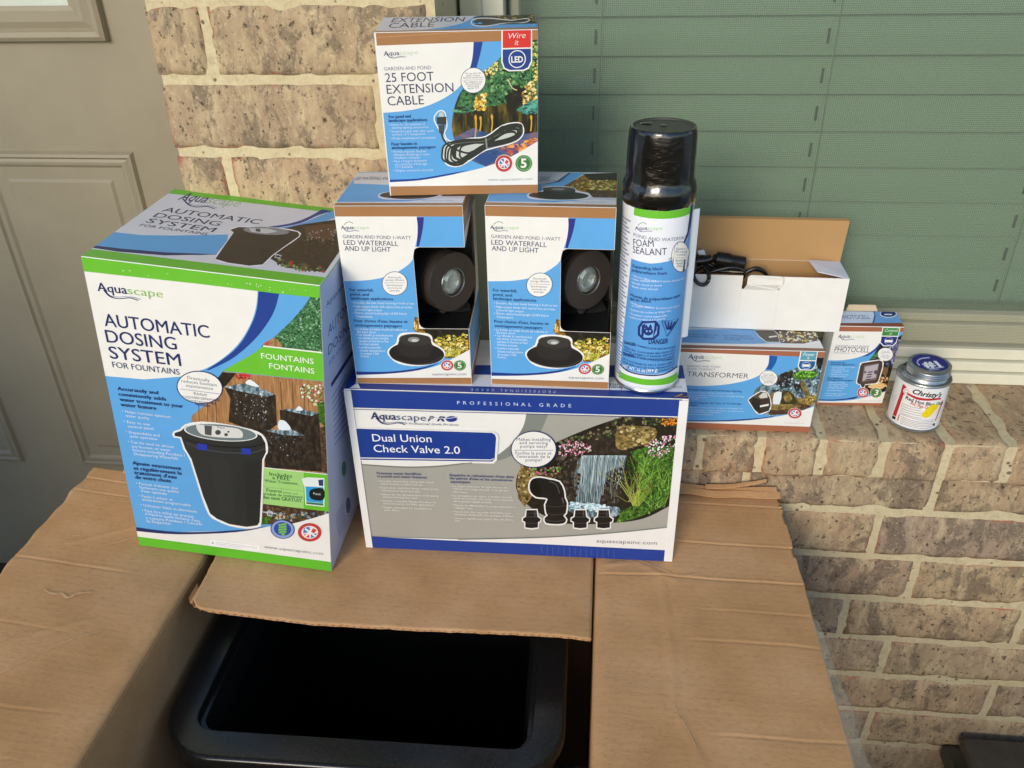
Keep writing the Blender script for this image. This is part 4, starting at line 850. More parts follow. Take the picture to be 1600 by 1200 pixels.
mb = MB(); mb.box(wx - .004, LW - .003, .079, .080, wz0 - .004, wz1 + .004, INS); mb.box(wx - .005, wx - .004, .002, .08, wz0 - .004, wz1 + .004, INS); mb.box(wx - .004, LW - .003, .004, .079, wz0 - .006, wz0 - .005, INS); mb.box(wx - .004, LW - .003, .002, .079, wz1 + .004, wz1 + .005, INS); mb.build('insert', l1)
a = art(LF, LW, LH, D_)
xr = lambda y: 722 + (y - 322 * 0 - 235) * .053 + 14
HOLE = 452
def holey(a, col, poly):        # ink only where there is board: above, below and left of the window
    u0 = wx
    for ax in ('l', 'b', 't'):
        q = [a.uv(p) for p in poly]
        if ax == 'l': q = clip_axis(q, 0, u0 - .0003, True)
        else:
            q = clip_axis(q, 0, u0 - .0003, False); q = clip_axis(q, 1, wz0 - .0003, True) if ax == 'b' else clip_axis(q, 1, wz1 + .0003, False)
        if len(q) >= 3: a.raw(q, col)
R_ = [(60, 230), (800, 230), (800, 1150), (190, 1150)]
holey(a, SKYB, R_)
a.P(WHITE, [(60, 285), (488, 285)] + spl([(488, 297), (492, 340), (490, 400), (474, 470), (466, 512), (430, 548), (360, 588), (250, 614), (110, 621)], 5))
a.P('2b2f86', [(487, 297), (524, 296)] + spl([(524, 297), (518, 360), (500, 444)], 4) + [(490, 446), (488, 440)] + spl([(490, 410), (493, 345), (487, 297)], 3))
holey(a, 'goldgrass', [(480, 800), (800, 855), (800, 990), (640, 1010), (560, 940), (470, 860)]); holey(a, 'shade', [(520, 860), (800, 858), (800, 905), (620, 930), (560, 905)])
a.scatter(['f0d860', 'd9b23a', '8a9a2a', '5a4312', 'f6ecb0'], [(580, 905), (745, 880), (748, 965), (640, 1000), (600, 960)], 130, 4, 10, 31, 1.5); a.scatter(['f0c050', 'c98a2a', 'fff0c0'], [(478, 815), (500, 862), (476, 862)], 16, 4, 8, 32)
a.blades(['e9d460', 'a9b03a'], (660, 1000, 60), 22, 100, 1.0, 4, 33)
holey(a, WHITE, [(185, 1092)] + spl([(185, 1094), (350, 1086), (500, 1068), (620, 1035), (755, 965)], 5) + [(800, 950), (800, 1150), (185, 1150)])
a.P('20357f', spl([(183, 1076), (350, 1076), (500, 1058), (600, 1032)], 4) + spl([(600, 1035), (500, 1068), (350, 1086), (185, 1092)], 4))
holey(a, TAN, [(185, 1108), (800, 1105), (800, 1160), (185, 1145)]); a.P(TAN, [(55, 236), (740, 230), (740, 291), (60, 294)])
a.L('8a6038', [(66, 244), (722, 238)], 2)
a.L(WHITE, [(352 + 0, 965), (390, 935), (402, 895), (440, 884), (530, 886), (562, 900), (568, 930), (620, 965), (628, 990), (600, 1020), (500, 1042), (400, 1030), (352, 990)], 12, 3, True)
a.E('1f1d1b', 490, 985, 140, 57, 36, .05); a.L('45423d', [(352, 985), (380, 1015), (470, 1038), (560, 1030), (620, 1000)], 4, 4); a.P('2a2725', [(402, 915), (562, 920), (560, 985), (530, 1003), (440, 1000), (405, 980)], 2); a.E('35322f', 482, 915, 82, 30, 30, .04); a.E('8b8d88', 475, 914, 30, 13); a.E('c9cbc4', 480, 918, 16, 7)
logo(a, 105, 358, 248, 356, scape='a9d09a', flick=True)
a.T('GARDEN AND POND 1-WATT', (114, 403), (460, 409), '3a4468', 17, -.006); a.T('LED WATERFALL', (119, 436), (395, 442), NAVY, 24, -.002); a.T('AND UP LIGHT', (124, 466), (357, 472), NAVY, 24, -.002)
bubble(a, 378, 631, 65, 61, [('Extremely', .5), ('energy efficient', .72), ('-', .8), ('Extrêmement', .62), ('économe en', .55), ('énergie', .38)], '2a3a70', 9)
para(a, [('For waterfall,', 150, 670, 270, 672), ('pond, and', 153, 692, 247, 694), ('landscape applications', 156, 712, 370, 716), ("Pour chutes d'eau, bassins et", 173, 826, 443, 830), ('aménagements paysagers', 177, 848, 415, 852)], '16306e', 14, .009)
para(a, [('• Durable, die-cast metal housing is built to last', 162, 733, 478, 737), ('• High-output diode with optical lens provides', 165, 752, 468, 756), ('powerful light output', 178, 768, 315, 771), ('• Warm, natural looking light (3,000 Kelvin', 168, 785, 440, 789), ('Temperature)', 182, 802, 265, 804), ('• Le boîtier en métal moulé est robuste et', 177, 866, 443, 870), ('fait pour durer', 190, 880, 285, 882), ("• La diode à rendement", 184, 895, 370, 899), ("est dotée d'une lentille,", 195, 911, 350, 913), ('optique et fournit un flux', 197, 926, 350, 928), ('lumineux puissant', 199, 941, 300, 943), ('• Lumière naturelle', 192, 958, 310, 960), ('chaude (température', 203, 974, 330, 976), ('de couleur 3 000', 206, 989, 300, 991), ('Kelvin)', 208, 1003, 250, 1004)], 'e6f1fa', 11, .001)
badge(a, 645, 1043, 31, 'flag', ry=26); badge(a, 709, 1043, 31, 'n', '5', ry=26)
a.T('aquascapeinc.com', (570, 1093), (742, 1092), '6d7480', 13, -.004)
a.build('front_print', l1, front)
E_ = K(1232 / 380, 730, 250)
LT2 = [(754.7, 324), (962, 323.4), (965, 268.5), (777, 267)]
a = art(LT2, LW, LD, E_); a.full('c9ccd6'); a.P(SKYB, [(60, 260), (800, 260), (800, 205), (560, 205), (380, 150), (360, 60), (130, 40), (95, 200)]); a.P('d2d4da', [(365, 60), (520, 62), (500, 90), (430, 115), (340, 128), (150, 120), (140, 60)]); a.P(SKYB, [(525, 62), (600, 62), (490, 140), (380, 130), (480, 105)]); a.P('35408a', [(518, 62), (530, 62), (470, 112), (370, 128), (455, 108)])
a.P('goldgrass', [(600, 70), (765, 66), (765, 180), (600, 165), (480, 140)]); a.P('shade', [(590, 68), (765, 60), (765, 100), (620, 100)]); a.P('soil', [(600, 150), (765, 158), (765, 190), (640, 190)]); a.scatter(['c9b85a', '8a8a3a', 'e2d68a', '6a5a2a'], [(620, 100), (755, 100), (750, 150), (640, 150), (520, 135)], 80, 4, 8, 41, 2)
a.L('e0e4ea', [(310, 180), (380, 165), (400, 145), (470, 138), (540, 145), (560, 160), (620, 175), (600, 195), (450, 205), (330, 200)], 9, 3, True); a.E('34322f', 465, 183, 152, 22, 30); a.P('2d2b29', [(385, 150), (552, 152), (545, 185), (470, 196), (395, 188)]); a.E('4c4a46', 468, 150, 84, 13, 30); a.E('85857f', 465, 150, 34, 6)
a.P('dfe2e8', [(60, 232), (800, 232), (800, 206), (650, 200), (450, 218), (80, 222)]); a.P(TAN, [(60, 245), (800, 245), (800, 226), (60, 226)])
a.T('GARDEN AND POND 1-WATT', (345, 108), (500, 108), '53608c', 7); a.T('LED WATERFALL AND UP LIGHT', (150, 100), (420, 100), '3a4478', 16); a.T('aquascapeinc.com', (540, 216), (700, 216), '8a90a0', 6)
a.build('top_print', l1, top(LH))
Sq = [(737.5, 601.5), (751.5, 528), (739.1, 270.2), (721.9, 322.8)]
a = Art(Sq, LD, LH, D_); a.box = (.0004, LD - .0004, .0004, wz0 - .003); a.full(SKYB); a.raw([(0, 0), (LD, 0), (LD, .011), (0, .011)], TAN); a.raw([(0, .011), (LD, .011), (LD, .015), (0, .015)], WHITE)
for i in range(6): a.raw([(.012, .022 + i * .0045), (.08, .022 + i * .0045), (.08, .0235 + i * .0045), (.012, .0235 + i * .0045)], 'b4cfe8')
a.build('side_print', l1, side(LW)); a = Art(Sq, LD, LH, D_); a.box = (.0004, LD - .0004, wz1 + .013, LH - .0004); a.raw([(0, .1), (LD, .1), (LD, LH), (0, LH)], 'b8a58c'); a.raw([(0, LH - .009), (LD, LH - .009), (LD, LH), (0, LH)], TAN); a.raw([(.01, .142), (.06, .15), (.085, LH - .012), (.04, LH - .012)], '8d98b8')
a.build('side_print', l1, side(LW))
l2 = copy_tree(l1); l2.location = (-.0963, .6681, VT + .0004 + H); l2.rotation_euler = (0, 0, -.0144)
l2['label'] = 'brown banded lamp box with cut-out window, beside the black capped spray can'
# the lamp: bronze drum with a lens, on a round base plate, tipped toward the window
BRONZE = simple('bronze_coat', '463e38', .46, metal=.35, noise_scale=500., var=.12, bmp=.2, bdist=.0003)
BRZBLK = simple('dark_coat', '131312', .5, noise_scale=400., var=.12, bmp=.2, bdist=.0003)
m, nt, b = nmat('lens_glass'); b.inputs['Base Color'].default_value = hx('aeb9b4'); b.inputs['Roughness'].default_value = .06; b.inputs['Metallic'].default_value = .55; b.inputs['Coat Weight'].default_value = 1
vz = tex(nt, 'Voronoi', Scale=210.); nt.links.new(coords(nt), vz.inputs[0]); bump(nt, b, vz.outputs[0], .5, .001); LENS = m
def lamp(zb, bx, label, center, az, el):
    t = thing('spotlight', label, 'light', (0, 0, 0), (0, 0, 0), 'lamps inside the two windowed boxes')
    n = Vector((math.sin(az) * math.cos(el), -math.cos(az) * math.cos(el), math.sin(el)))
    q = n.to_track_quat('Z', 'Y'); t.location = (center[0], center[1], center[2] + H); t.rotation_mode = 'XYZ'; t.rotation_euler = q.to_euler()
    R = .0278
    mb = MB(); mb.lathe([(R * .93, -.030), (R * .96, -.0205), (R * .985, -.020), (R * .985, -.012), (R * .93, -.0115), (R * .93, -.0095), (R, -.009), (R, -.001), (R * .985, 0), (R * .50, 0), (R * .485, -.0015), (R * .47, -.004)], BRONZE, 72, cap=False); mb.lathe([(0.0002, -.0305), (R * .93, -.030)], BRZBLK, 72, cap=False); mb.build('housing', t)
    mb = MB(); mb.lathe([(R * .465, -.004), (R * .43, -.0022), (R * .34, -.0010), (R * .25, -.0004), (R * .20, -.0014), (R * .10, -.0024), (.0002, -.0026)], LENS, 40, cap=False); lens = mb.build('lens', t)
    mb = MB(); mb.lathe([(R * .50, .0001), (R * .485, .0009), (R * .455, .0004)], flat('8a8d8c', .25, .8), 40, cap=False); mb.build('lens_ring', lens)
    mb = MB(); rot = Matrix.Rotation(.75, 4, 'X') @ Matrix.Rotation(.1, 4, 'Y'); loc = Matrix.Translation((center[0] + bx, center[1] + .018, zb + H)) @ rot
    mb.lathe([(.0002, 0), (.025, 0), (.026, .001), (.026, .003), (.018, .005), (.004, .0054), (.004, .016), (.0002, .0165)], BRZBLK, 56, cap=False)
    inv = (Matrix.Translation(t.location) @ t.rotation_euler.to_matrix().to_4x4()).inverted(); mb.build('base_plate', t, xf=inv @ loc)
    return t
def alongray(u, v, y):
    d = CF + CR * ((u - 800) / FPX) - CU * ((v - 600) / FPX); return d * (y / d.y)
lamp(VT + .050, -.014, 'bronze lamp with clear lens in the window beside the tall green banded box', alongray(708, 441, .6935), math.radians(50), .06)
lamp(VT + .050, -.008, 'bronze lamp with clear lens in the window beside the black capped spray can', alongray(919.6, 438, .700), math.radians(42), .06)
# --- extension cable box, on top ---------------------------------------------
ZL = VT + .0004 + LH
ext = thing('retail_box', 'topmost retail box picturing a coiled black cable over a garden pond', 'box', (-.1812, .6869, ZL + .0005), (.1131, .004, .04), 'retail boxes in the stack')
XW, XD, XH = .128, .0647, .1324
carton(ext, XW, XD, XH)
C_ = K(4, 560, 10)
a = art([(611.7, 306), (840, 305), (839.5, 53.7), (585, 51)], XW, XH, C_)
a.full(SKYB)
PH = spl([(1130, 230), (1000, 270), (900, 335), (820, 400), (730, 470), (650, 540), (606, 640), (590, 760), (610, 850), (680, 950), (800, 1012)], 5) + [(960, 960), (1130, 850)]
a.P('pond', PH)
a.P('foliage', [(760, 450), (900, 335), (1130, 235), (1130, 640), (1000, 600), (860, 640), (620, 640), (650, 545)]); a.P('shade', [(920, 560), (1000, 500), (1060, 580), (1030, 640), (930, 620)], 3)
a.scatter(['2c5a30', '4f8a4a', '1a3018', '86b06a', '0f1d10'], [(660, 540), (900, 340), (1118, 240), (1118, 470), (900, 620), (640, 640)], 230, 8, 20, 51)
a.scatter(['f0cf5a', 'd9a52a', 'f6e59a', '8a6a1c'], [(740, 570), (800, 560), (800, 660), (720, 665)], 46, 8, 18, 52); a.scatter(['f3d878', 'caa040', 'fff0b8'], [(790, 420), (870, 370), (870, 440), (800, 450)], 34, 5, 12, 53)
a.scatter(['e8c860', 'c99a36', '7a5a20', 'f4e2a0'], [(1010, 540), (1100, 480), (1112, 620), (1030, 640)], 60, 6, 16, 54); a.scatter(['f0d870', 'a9b85a', '3d5a2a'], [(1080, 250), (1116, 240), (1116, 500), (1090, 480)], 50, 6, 14, 57)
a.L('d9c9a0', [(935, 480), (960, 530), (990, 545)], [9, 6], 4); a.scatter(['3f8a78', '5fb09a', '2a5a4a'], [(990, 660), (1118, 600), (1118, 690), (1040, 690)], 34, 8, 20, 55, 1.6); a.scatter(['3f7a58', '6aa870', '24402a'], [(612, 640), (720, 640), (720, 670), (600, 680)], 30, 6, 16, 56, 1.6)
a.P('dusk', [(600, 830), (720, 770), (900, 840), (1130, 800), (1130, 850), (960, 960), (800, 1012), (680, 950)]); a.P('2f4f86', spl([(690, 940), (800, 930), (880, 960), (800, 1008)], 4)); a.scatter(['d9803a', 'f0a85a', 'b85a3a', '6a4a7a'], [(900, 900), (1118, 840), (1060, 900), (960, 950)], 40, 8, 20, 58, 2.)
for x, y0, y1 in ((735, 690, 830), (765, 700, 790), (835, 690, 800), (1075, 700, 800)): a.L('d9a83a', [(x, y0), (x + 4, (y0 + y1) / 2), (x - 2, y1)], [6, 16, 8], 3)
a.P(WHITE, [(60, 225), (722, 225)] + spl([(722, 238), (716, 330), (698, 405), (640, 510), (545, 582), (420, 634), (300, 657), (150, 666)], 6))
a.P(BLUE, spl([(724, 230), (717, 330), (698, 410)], 5) + spl([(740, 400), (764, 310), (780, 230)], 5))
a.P(WHITE, spl([(200, 1098), (400, 1086), (600, 1055), (800, 1012), (960, 950), (1135, 850)], 6) + [(1135, 1200), (200, 1200)])
a.P(BLUE, spl([(195, 1082), (380, 1078), (560, 1052), (700, 1030)], 5) + spl([(600, 1056), (400, 1088), (198, 1098)], 5))
a.P(TAN, [(80, 155), (1135, 165), (1135, 238), (90, 247)]); a.P(TAN, [(190, 1124), (1135, 1127), (1135, 1200), (190, 1200)]); a.P('f3efe6', [(85, 160), (112, 160), (215, 1190), (190, 1190)]); a.L('c79a6a', [(115, 196), (700, 176), (1110, 172)], 3)
a.P(WHITE, [(893, 165), (1080, 165), (1082, 372), (1062, 415), (1030, 428), (940, 428), (908, 412), (893, 370)]); a.P('d8332a', [(901, 170), (1074, 170), (1074, 284), (901, 284)]); a.P('1e4088', [(901, 292), (1074, 292), (1074, 368), (1056, 406), (1028, 420), (944, 420), (914, 405), (901, 368)])
a.T('Wire', (938, 228), (1042, 224), WHITE, 34, -.008, .25, res=3); a.T('it', (975, 268), (1000, 267), WHITE, 34, -.006, .25); a.E(WHITE, 990, 354, 53, 55); a.E('1e4088', 990, 354, 47, 49); a.T('LED', (954, 374), (1026, 374), WHITE, 36, .03)
bubble(a, 721, 478, 78, 80, [('For use with 12V', .62), ('quick-connect', .55), ('electrical transformers', .8), ('-', .8), ('Pour utilisation avec', .72), ('des transformateurs', .6), ('électriques', .45), ('rapides 12 V', .45)], '3a4468', 11)
halo = [(480, 715), (485, 690), (510, 662), (540, 665), (552, 695), (560, 760), (545, 800), (580, 850), (700, 835), (800, 825), (900, 760), (1000, 745), (1030, 780), (1020, 830), (960, 870), (800, 910), (720, 960), (640, 1005), (570, 1000), (540, 960), (540, 890), (560, 860), (520, 790), (495, 750)]
a.L('f3f4ee', halo, 7, 3, True); a.P('c9cec4', [(540, 880), (700, 838), (800, 828), (1010, 770), (990, 830), (800, 905), (640, 1000), (560, 985)], 3)
a.P('3a3d38', [(495, 700), (556, 698), (556, 742), (550, 748), (498, 742)]); a.P('c9ccc0', [(508, 698), (512, 672), (536, 670), (540, 698)]); a.P('4a4d47', [(505, 748), (545, 748), (540, 800), (512, 800)]); a.L('33362f', [(525, 790), (540, 840), (590, 890), (680, 925), (720, 915)], 12, 5)
for dx, dy, sc in ((0, 0, 1), (12, 14, .9), (-6, -10, 1.06), (20, -4, .84), (8, 22, .97), (30, 10, .74), (24, -12, .9), (16, 14, .8)):
    q = [(550, 930), (570, 875), (680, 850), (800, 845), (920, 775), (1005, 770), (1000, 815), (930, 850), (800, 880), (700, 940), (620, 985), (560, 970)]
    a.L('2f322c', [(780 + (x - 780) * sc + dx, 880 + (y - 880) * sc + dy * .6) for x, y in q], 11, 4, True)
a.L('7d8078', [(600, 868), (700, 858), (800, 850), (920, 790)], 3, 4); a.L('2f322c', [(830, 850), (870, 790), (905, 765), (912, 785), (880, 820), (810, 860)], 10, 4); a.L('8d9088', [(800, 838), (806, 900)], 10); a.L('33362f', [(560, 980), (600, 1000), (660, 990), (720, 930)], 9, 4)
logo(a, 165, 310, 380, 306, scape='b9d6a4')
a.T('GARDEN AND POND', (168, 403), (460, 402), '565d78', 22, -.008); a.T('25 FOOT', (177, 475), (478, 473), '2d3457', 55, -.003, res=3); a.T('EXTENSION', (186, 548), (600, 545), '2d3457', 56, -.003, res=3); a.T('CABLE', (192, 621), (417, 618), '2d3457', 56, -.003, res=3)
para(a, [('For pond and', 198, 700, 334, 698), ('landscape applications', 198, 723, 436, 722), ('Pour bassins et', 215, 870, 375, 868), ('aménagements paysagers', 217, 892, 490, 892)], '1c3a7a', 19, .009)
para(a, [('• Allows for the extension of', 200, 747, 425, 747), ('existing lighting components', 218, 766, 447, 766), ('• Integrates easily with other quick', 205, 788, 480, 790), ('connect 12 V components', 220, 808, 428, 808), ('• Simple weatherproof connections', 210, 832, 490, 832), ("• Permet d'ajouter d'autres", 217, 915, 430, 915), ("éléments d'éclairage à votre", 230, 934, 452, 934), ('installation existante', 232, 953, 393, 953), ("• Peut s'intégrer facilement", 223, 975, 437, 973), ("aux systèmes d'éclairage", 238, 993, 437, 993), ('12 V existants', 242, 1010, 350, 1009), ('• Simples connexions étanches', 230, 1032, 475, 1032)], 'dcebf7', 14, .001)
badge(a, 911, 993, 51, 'flag'); badge(a, 1032, 995, 51, 'n', '5'); a.T('www.aquascapeinc.com', (815, 1099), (1085, 1097), 'a0a4a8', 16, -.006)
a.build('front_print', ext, front)
a = art([(585, 51), (839.5, 53.7), (838.7, 21), (595, 28.7)], XW, XD, C_)
a.full('d3d6dc'); a.P(SKYB, spl([(280, 160), (450, 140), (560, 110), (640, 60)], 5) + [(1130, 40), (1130, 160)]); a.P('shade', [(620, 75), (680, 55), (1130, 40), (1130, 125), (700, 130)]); a.scatter(['6a5a2a', 'c9a04a', '2f4a2a', '8a7a4a'], [(760, 60), (1115, 48), (1115, 110), (800, 80)], 60, 4, 12, 61, 2.)
a.L('e8e8e4', [(610, 100), (650, 80), (760, 80), (900, 95), (1030, 80), (1050, 95), (1000, 115), (860, 115), (700, 140), (620, 130)], 8, 3, True)
for d in range(4): a.L('2b2d2a', [(620 + d * 6, 105 + d * 4), (690, 85 + d * 5), (800, 98 + d * 4), (900, 102 + d * 3), (1000, 88 + d * 4), (1035, 95), (960, 112), (840, 112), (720, 132 - d * 3), (630, 126)], 6, 3)
a.P(TAN, [(90, 158), (1135, 158), (1135, 180), (90, 180)]); a.T('EXTENSION', (172, 105), (560, 102), '2c3050', 26, .0); a.T('CABLE', (160, 140), (385, 138), '2c3050', 28, .0)
a.build('top_print', ext, top(XH))
Sx = [(840, 305), (836, 264), (837, 24), (839.5, 53.7)]
a = Art(None, XD, XH, None, lambda x, y: (x, y)); a.box = (.0004, XD - .0004, .0004, XH - .0004); a.full('8b97b8'); a.raw([(0, XH - .012), (XD, XH - .012), (XD, XH), (0, XH)], TAN); a.raw([(0, 0), (XD, 0), (XD, .008), (0, .008)], TAN); a.build('side_print', ext, side(XW))

# --- spray can ----------------------------------------------------------------
CX, CY, CZ, CRAD = .0484, .6888, VT + .0006, .0298
can = thing('spray_can', 'tall foam sealant can with shrink wrapped black cap on the wide blue box', 'can', (CX, CY, CZ))
TIN = simple('bare_tin', 'b4b6b2', .28, metal=.9, noise_scale=120., var=.06, bmp=.1, bdist=.0005)
PAINTW = flat('e9ecf3', .3, coat=.3)
mb = MB(); mb.lathe([(.026, .0004), (.0285, .0004), (.0297, .0012), (.0299, .0028), (.0292, .0042)], TIN, 72); mb.build('base_rim', can)
mb = MB(); mb.lathe([(.0292, .0042), (.0296, .006), (.02975, .1742), (.0293, .1760)], PAINTW, 96); mb.build('body', can)
CAPM = simple('black_cap_wrap', '0d0c0b', .17, noise_scale=24., var=.1, bmp=.42, bdist=.004, stretch=(1, 1, 1.7))
nd_ = CAPM.node_tree.nodes['Principled BSDF']; nd_.inputs['Coat Weight'].default_value = .9; nd_.inputs['Coat Roughness'].default_value = .07
mb = MB(); prof = [(.0296, .1728), (.0299, .1745), (.0309, .1765), (.0313, .182), (.0310, .1865), (.0297, .191), (.0288, .1935), (.0285, .198), (.0281, .215), (.0277, .2285), (.0272, .2335), (.0262, .2352), (.0250, .2355)]
n = 96; vs = []
for r, z in prof:
    for i in range(n):
        an = 2 * math.pi * i / n; k = 1 if .177 < z < .233 else .25
        rr = r + k * (.0006 * noise.noise(Vector((math.cos(an) * 3, math.sin(an) * 3, z * 120))) + .0002 * noise.noise(Vector((math.cos(an) * 9, math.sin(an) * 9, z * 60)))); vs.append((rr * math.cos(an), rr * math.sin(an), z))
mb.add(vs, [(k * n + i, k * n + (i + 1) % n, (k + 1) * n + (i + 1) % n, (k + 1) * n + i) for k in range(len(prof) - 1) for i in range(n)], CAPM, True)
o = mb.build('cap', can); sm = o.modifiers.new('sub', 'SUBSURF'); sm.levels = 1; sm.render_levels = 2
CTOP = simple('cap_top', '4b4a40', .38, noise_scale=900., var=.5, bmp=.5, bdist=.0006)
mb = MB(); mb.lathe([(.0252, .2354), (.0240, .2352), (.0235, .2342), (.0002, .2345)], CTOP, 64, cap=False); mb.lathe([(.0026, .2350), (.0022, .2354), (.0002, .2355)], CAPM, 20, cap=False); mb.lathe([(.0048, .2347), (.0040, .2352), (.0002, .2353)], CAPM, 20, (-.014, .008, 0), cap=False); mb.build('cap_top', o)
def cylart(cx, cy, cz, R, v0, v1, k, umax=1.5):
    f0 = math.atan2(-cy, -cx)
    def uv(x, y):
        d = CF + CR * ((x - 800) / FPX) - CU * ((y - 600) / FPX); A = d.x ** 2 + d.y ** 2; B = -(d.x * cx + d.y * cy); C = cx * cx + cy * cy - R * R
        t = (-B - math.sqrt(max(0, B * B - A * C))) / A; p = d * t; an = math.atan2(p.y - cy, p.x - cx) - f0; an = (an + math.pi) % (2 * math.pi) - math.pi
        return R * an, p.z - cz
    a = Art(None, 0, 0, k, uv); a.box = (-R * umax, R * umax, v0, v1)
    return a, (lambda u, v, o: ((R + o) * math.cos(f0 + u / R), (R + o) * math.sin(f0 + u / R), v))
a, place = cylart(CX, CY, CZ, .0298, .0072, .1742, E_, 2.2)
E2 = lambda yl, yc, yr, xl, xr, n=10: [(xl + (xr - xl) * i / n, (lambda s: yl + (yr - yl) * (i / n) + (yc - (yl + yr) / 2) * (1 - s * s))(2 * i / n - 1)) for i in range(n + 1)]
a.raw([(-.0293 * .98, .0072), (.0293 * 1.5, .0072), (.0293 * 1.5, .1742), (-.0293 * .98, .1742)], 'eef0f4')
R0 = .0298
lx = lambda v: -.0293 * .70
a.raw([(-R0 * .70, .1675), (R0 * 1.35, .1675), (R0 * 1.35, .1741), (-R0 * .70, .1741)], GREEN); GB = [(768, 1064), (850, 1100), (950, 1111), (1062, 1072), (1075, 1105), (1060, 1112), (950, 1141), (850, 1131), (768, 1098)]; a.P(GREEN, GB)
vb = a.uv((825, 490))[1]
a.raw([a.uv(q) for q in [(776, 1030), (810, 1062), (870, 1080), (950, 1086), (1010, 1074), (1064, 1040)]] + [(R0 * 1.25, .036), (R0 * 1.25, vb + .03), (R0 * 1.1, vb + .017), (R0 * .8, vb + .006), (R0 * .4, vb + .000), (-.1 * R0, vb - .002), (-R0 * .70, vb - .001)], '5b9fdc')
a.L(NAVY, [(774, 1034), (810, 1066), (870, 1085), (950, 1091), (1010, 1079), (1066, 1044)], 7, 3)
a.raw([(R0 * 1.25, vb + .03), (R0 * 1.1, vb + .018), (R0 * .8, vb + .007), (R0 * .4, vb + .001), (R0 * .4, vb + .0016), (R0 * .78, vb + .009), (R0 * 1.02, vb + .022), (R0 * 1.08, vb + .045), (R0 * 1.25, vb + .045)], NAVY)
for i in range(46): a.raw([(-R0 * (1.32 - .0), .012 + i * .0033), (-R0 * (.80 + .08 * (i * 7 % 3)), .012 + i * .0033), (-R0 * (.80 + .08 * (i * 7 % 3)), .0135 + i * .0033), (-R0 * 1.32, .0135 + i * .0033)], '97a1b8')
logo(a, 852, 352, 988, 352, scape='93c98a', flick=True)
a.T('POND AND WATERFALL', (843, 384), (1108, 395), '4a5478', 17, -.006); a.T('FOAM', (843, 432), (945, 439), '2d3457', 34, -.002, res=3); a.T('SEALANT', (840, 468), (1010, 478), '2d3457', 34, -.002, res=3)
bubble(a, 1080, 490, 47, 78, [('Expands to', .5), ('fill cracks', .6), ('in ponds', .5), ('-', .6), ('Agrandit pour', .62), ('remplir des', .55), ('fissures', .4)], cap=11)
para(a, [('Expanding black', 838, 541, 990, 556), ('polyurethane foam', 835, 562, 1010, 578), ('Mousse de polyuréthane noire', 828, 688, 1075, 690), ('qui se dilate', 825, 706, 930, 722)], '1c3a7a', 15, .009)
para(a, [('• Ideal for filling gaps and spaces, keeping water', 835, 585, 1098, 600), ('• Helps stabilize rocks', 832, 604, 965, 618), ('• Bonds wood to stone', 830, 622, 985, 638), ('• Black color blends', 828, 640, 965, 658), ('• Idéale pour combler les trous et les espaces', 825, 722, 1075, 738), ("et retenir l'eau", 835, 740, 925, 748), ("• Stabilise les roches et dirige l'eau", 822, 758, 1030, 765), ('• Couleur noire naturelle', 820, 778, 1010, 790), ('• Adhère au bois et à la pierre', 818, 796, 1000, 806)], 'e0ebf6', 10, .001)
a.P('1a2f78', [(885, 815), (955, 812), (975, 838), (972, 885), (945, 910), (890, 910), (865, 885), (866, 842)]); a.P('7db4e4', [(892, 826), (948, 823), (963, 843), (960, 880), (940, 898), (894, 898), (877, 880), (878, 846)]); a.E('1a2f78', 918, 868, 24, 20); a.P('1a2f78', [(900, 850), (908, 832), (918, 848), (928, 830), (936, 852)], 2); a.E('7db4e4', 910, 866, 5, 5); a.E('7db4e4', 926, 866, 5, 5)
a.L('1a2f78', [(985, 815), (1068, 802), (1010, 892)], 6, 1, True)
for x0, x1 in ((1000, 1012), (1018, 1018), (1036, 1022), (1052, 1026)): a.L('1a2f78', [(x0, 818), (x1, 858)], 7)
a.T('DANGER', (918, 930), (1015, 926), '16286a', 24, .022)
for i in range(8):
    y = 938 + i * 14.5; s_ = ('FLAMMABLE LIQUID AND VAPOUR UNDER', 'PRESSURE. CONTAINER MAY EXPLODE IF', 'HEATED. HARMFUL IF INHALED. KEEP AWAY', 'FROM HEAT AND IGNITION SOURCES.', 'LIQUIDE ET VAPEURS INFLAMMABLES', 'LE CONTENEUR PEUT EXPLOSER SI', 'CHAUFFE. NOCIF PAR INHALATION.', 'TENIR LOIN DE LA CHALEUR.')[i]
    a.T(s_, (862 if i in (0, 4) else 800 - i * 2, y + (4 if i in (0, 4) else -4)), (1052 - i, y + 10), '23407f', 9, .01, res=1)
a.T('DANGER:', (798, 930), (858, 942), '16286a', 15, .02); a.T('DANGER:', (792, 988), (852, 1000), '16286a', 15, .02)
a.T('NET WT. 16 oz (454 g)', (790, 1046), (962, 1070), 'f2f6fb', 15, .012)
a.build('label', can, place, strip=.0293 * .12)
mb = MB(); f0 = math.atan2(-CY, -CX) + 1.42; dr_ = Vector((math.cos(f0), math.sin(f0), 0)); tn = Vector((-math.sin(f0), math.cos(f0), 0)); vs = []
for z in (.048, .168):
    for rr, tt_ in ((.0290, -.002), (.0345, .003), (.0346, .0045), (.0290, .000)): p = dr_ * rr + tn * tt_; vs.append((p.x, p.y, z))
mb.add(vs, [(0, 1, 5, 4), (1, 2, 6, 5), (2, 3, 7, 6), (0, 3, 2, 1), (4, 5, 6, 7)], flat('cfd6dd', .25)); mb.build('peel_label', can)

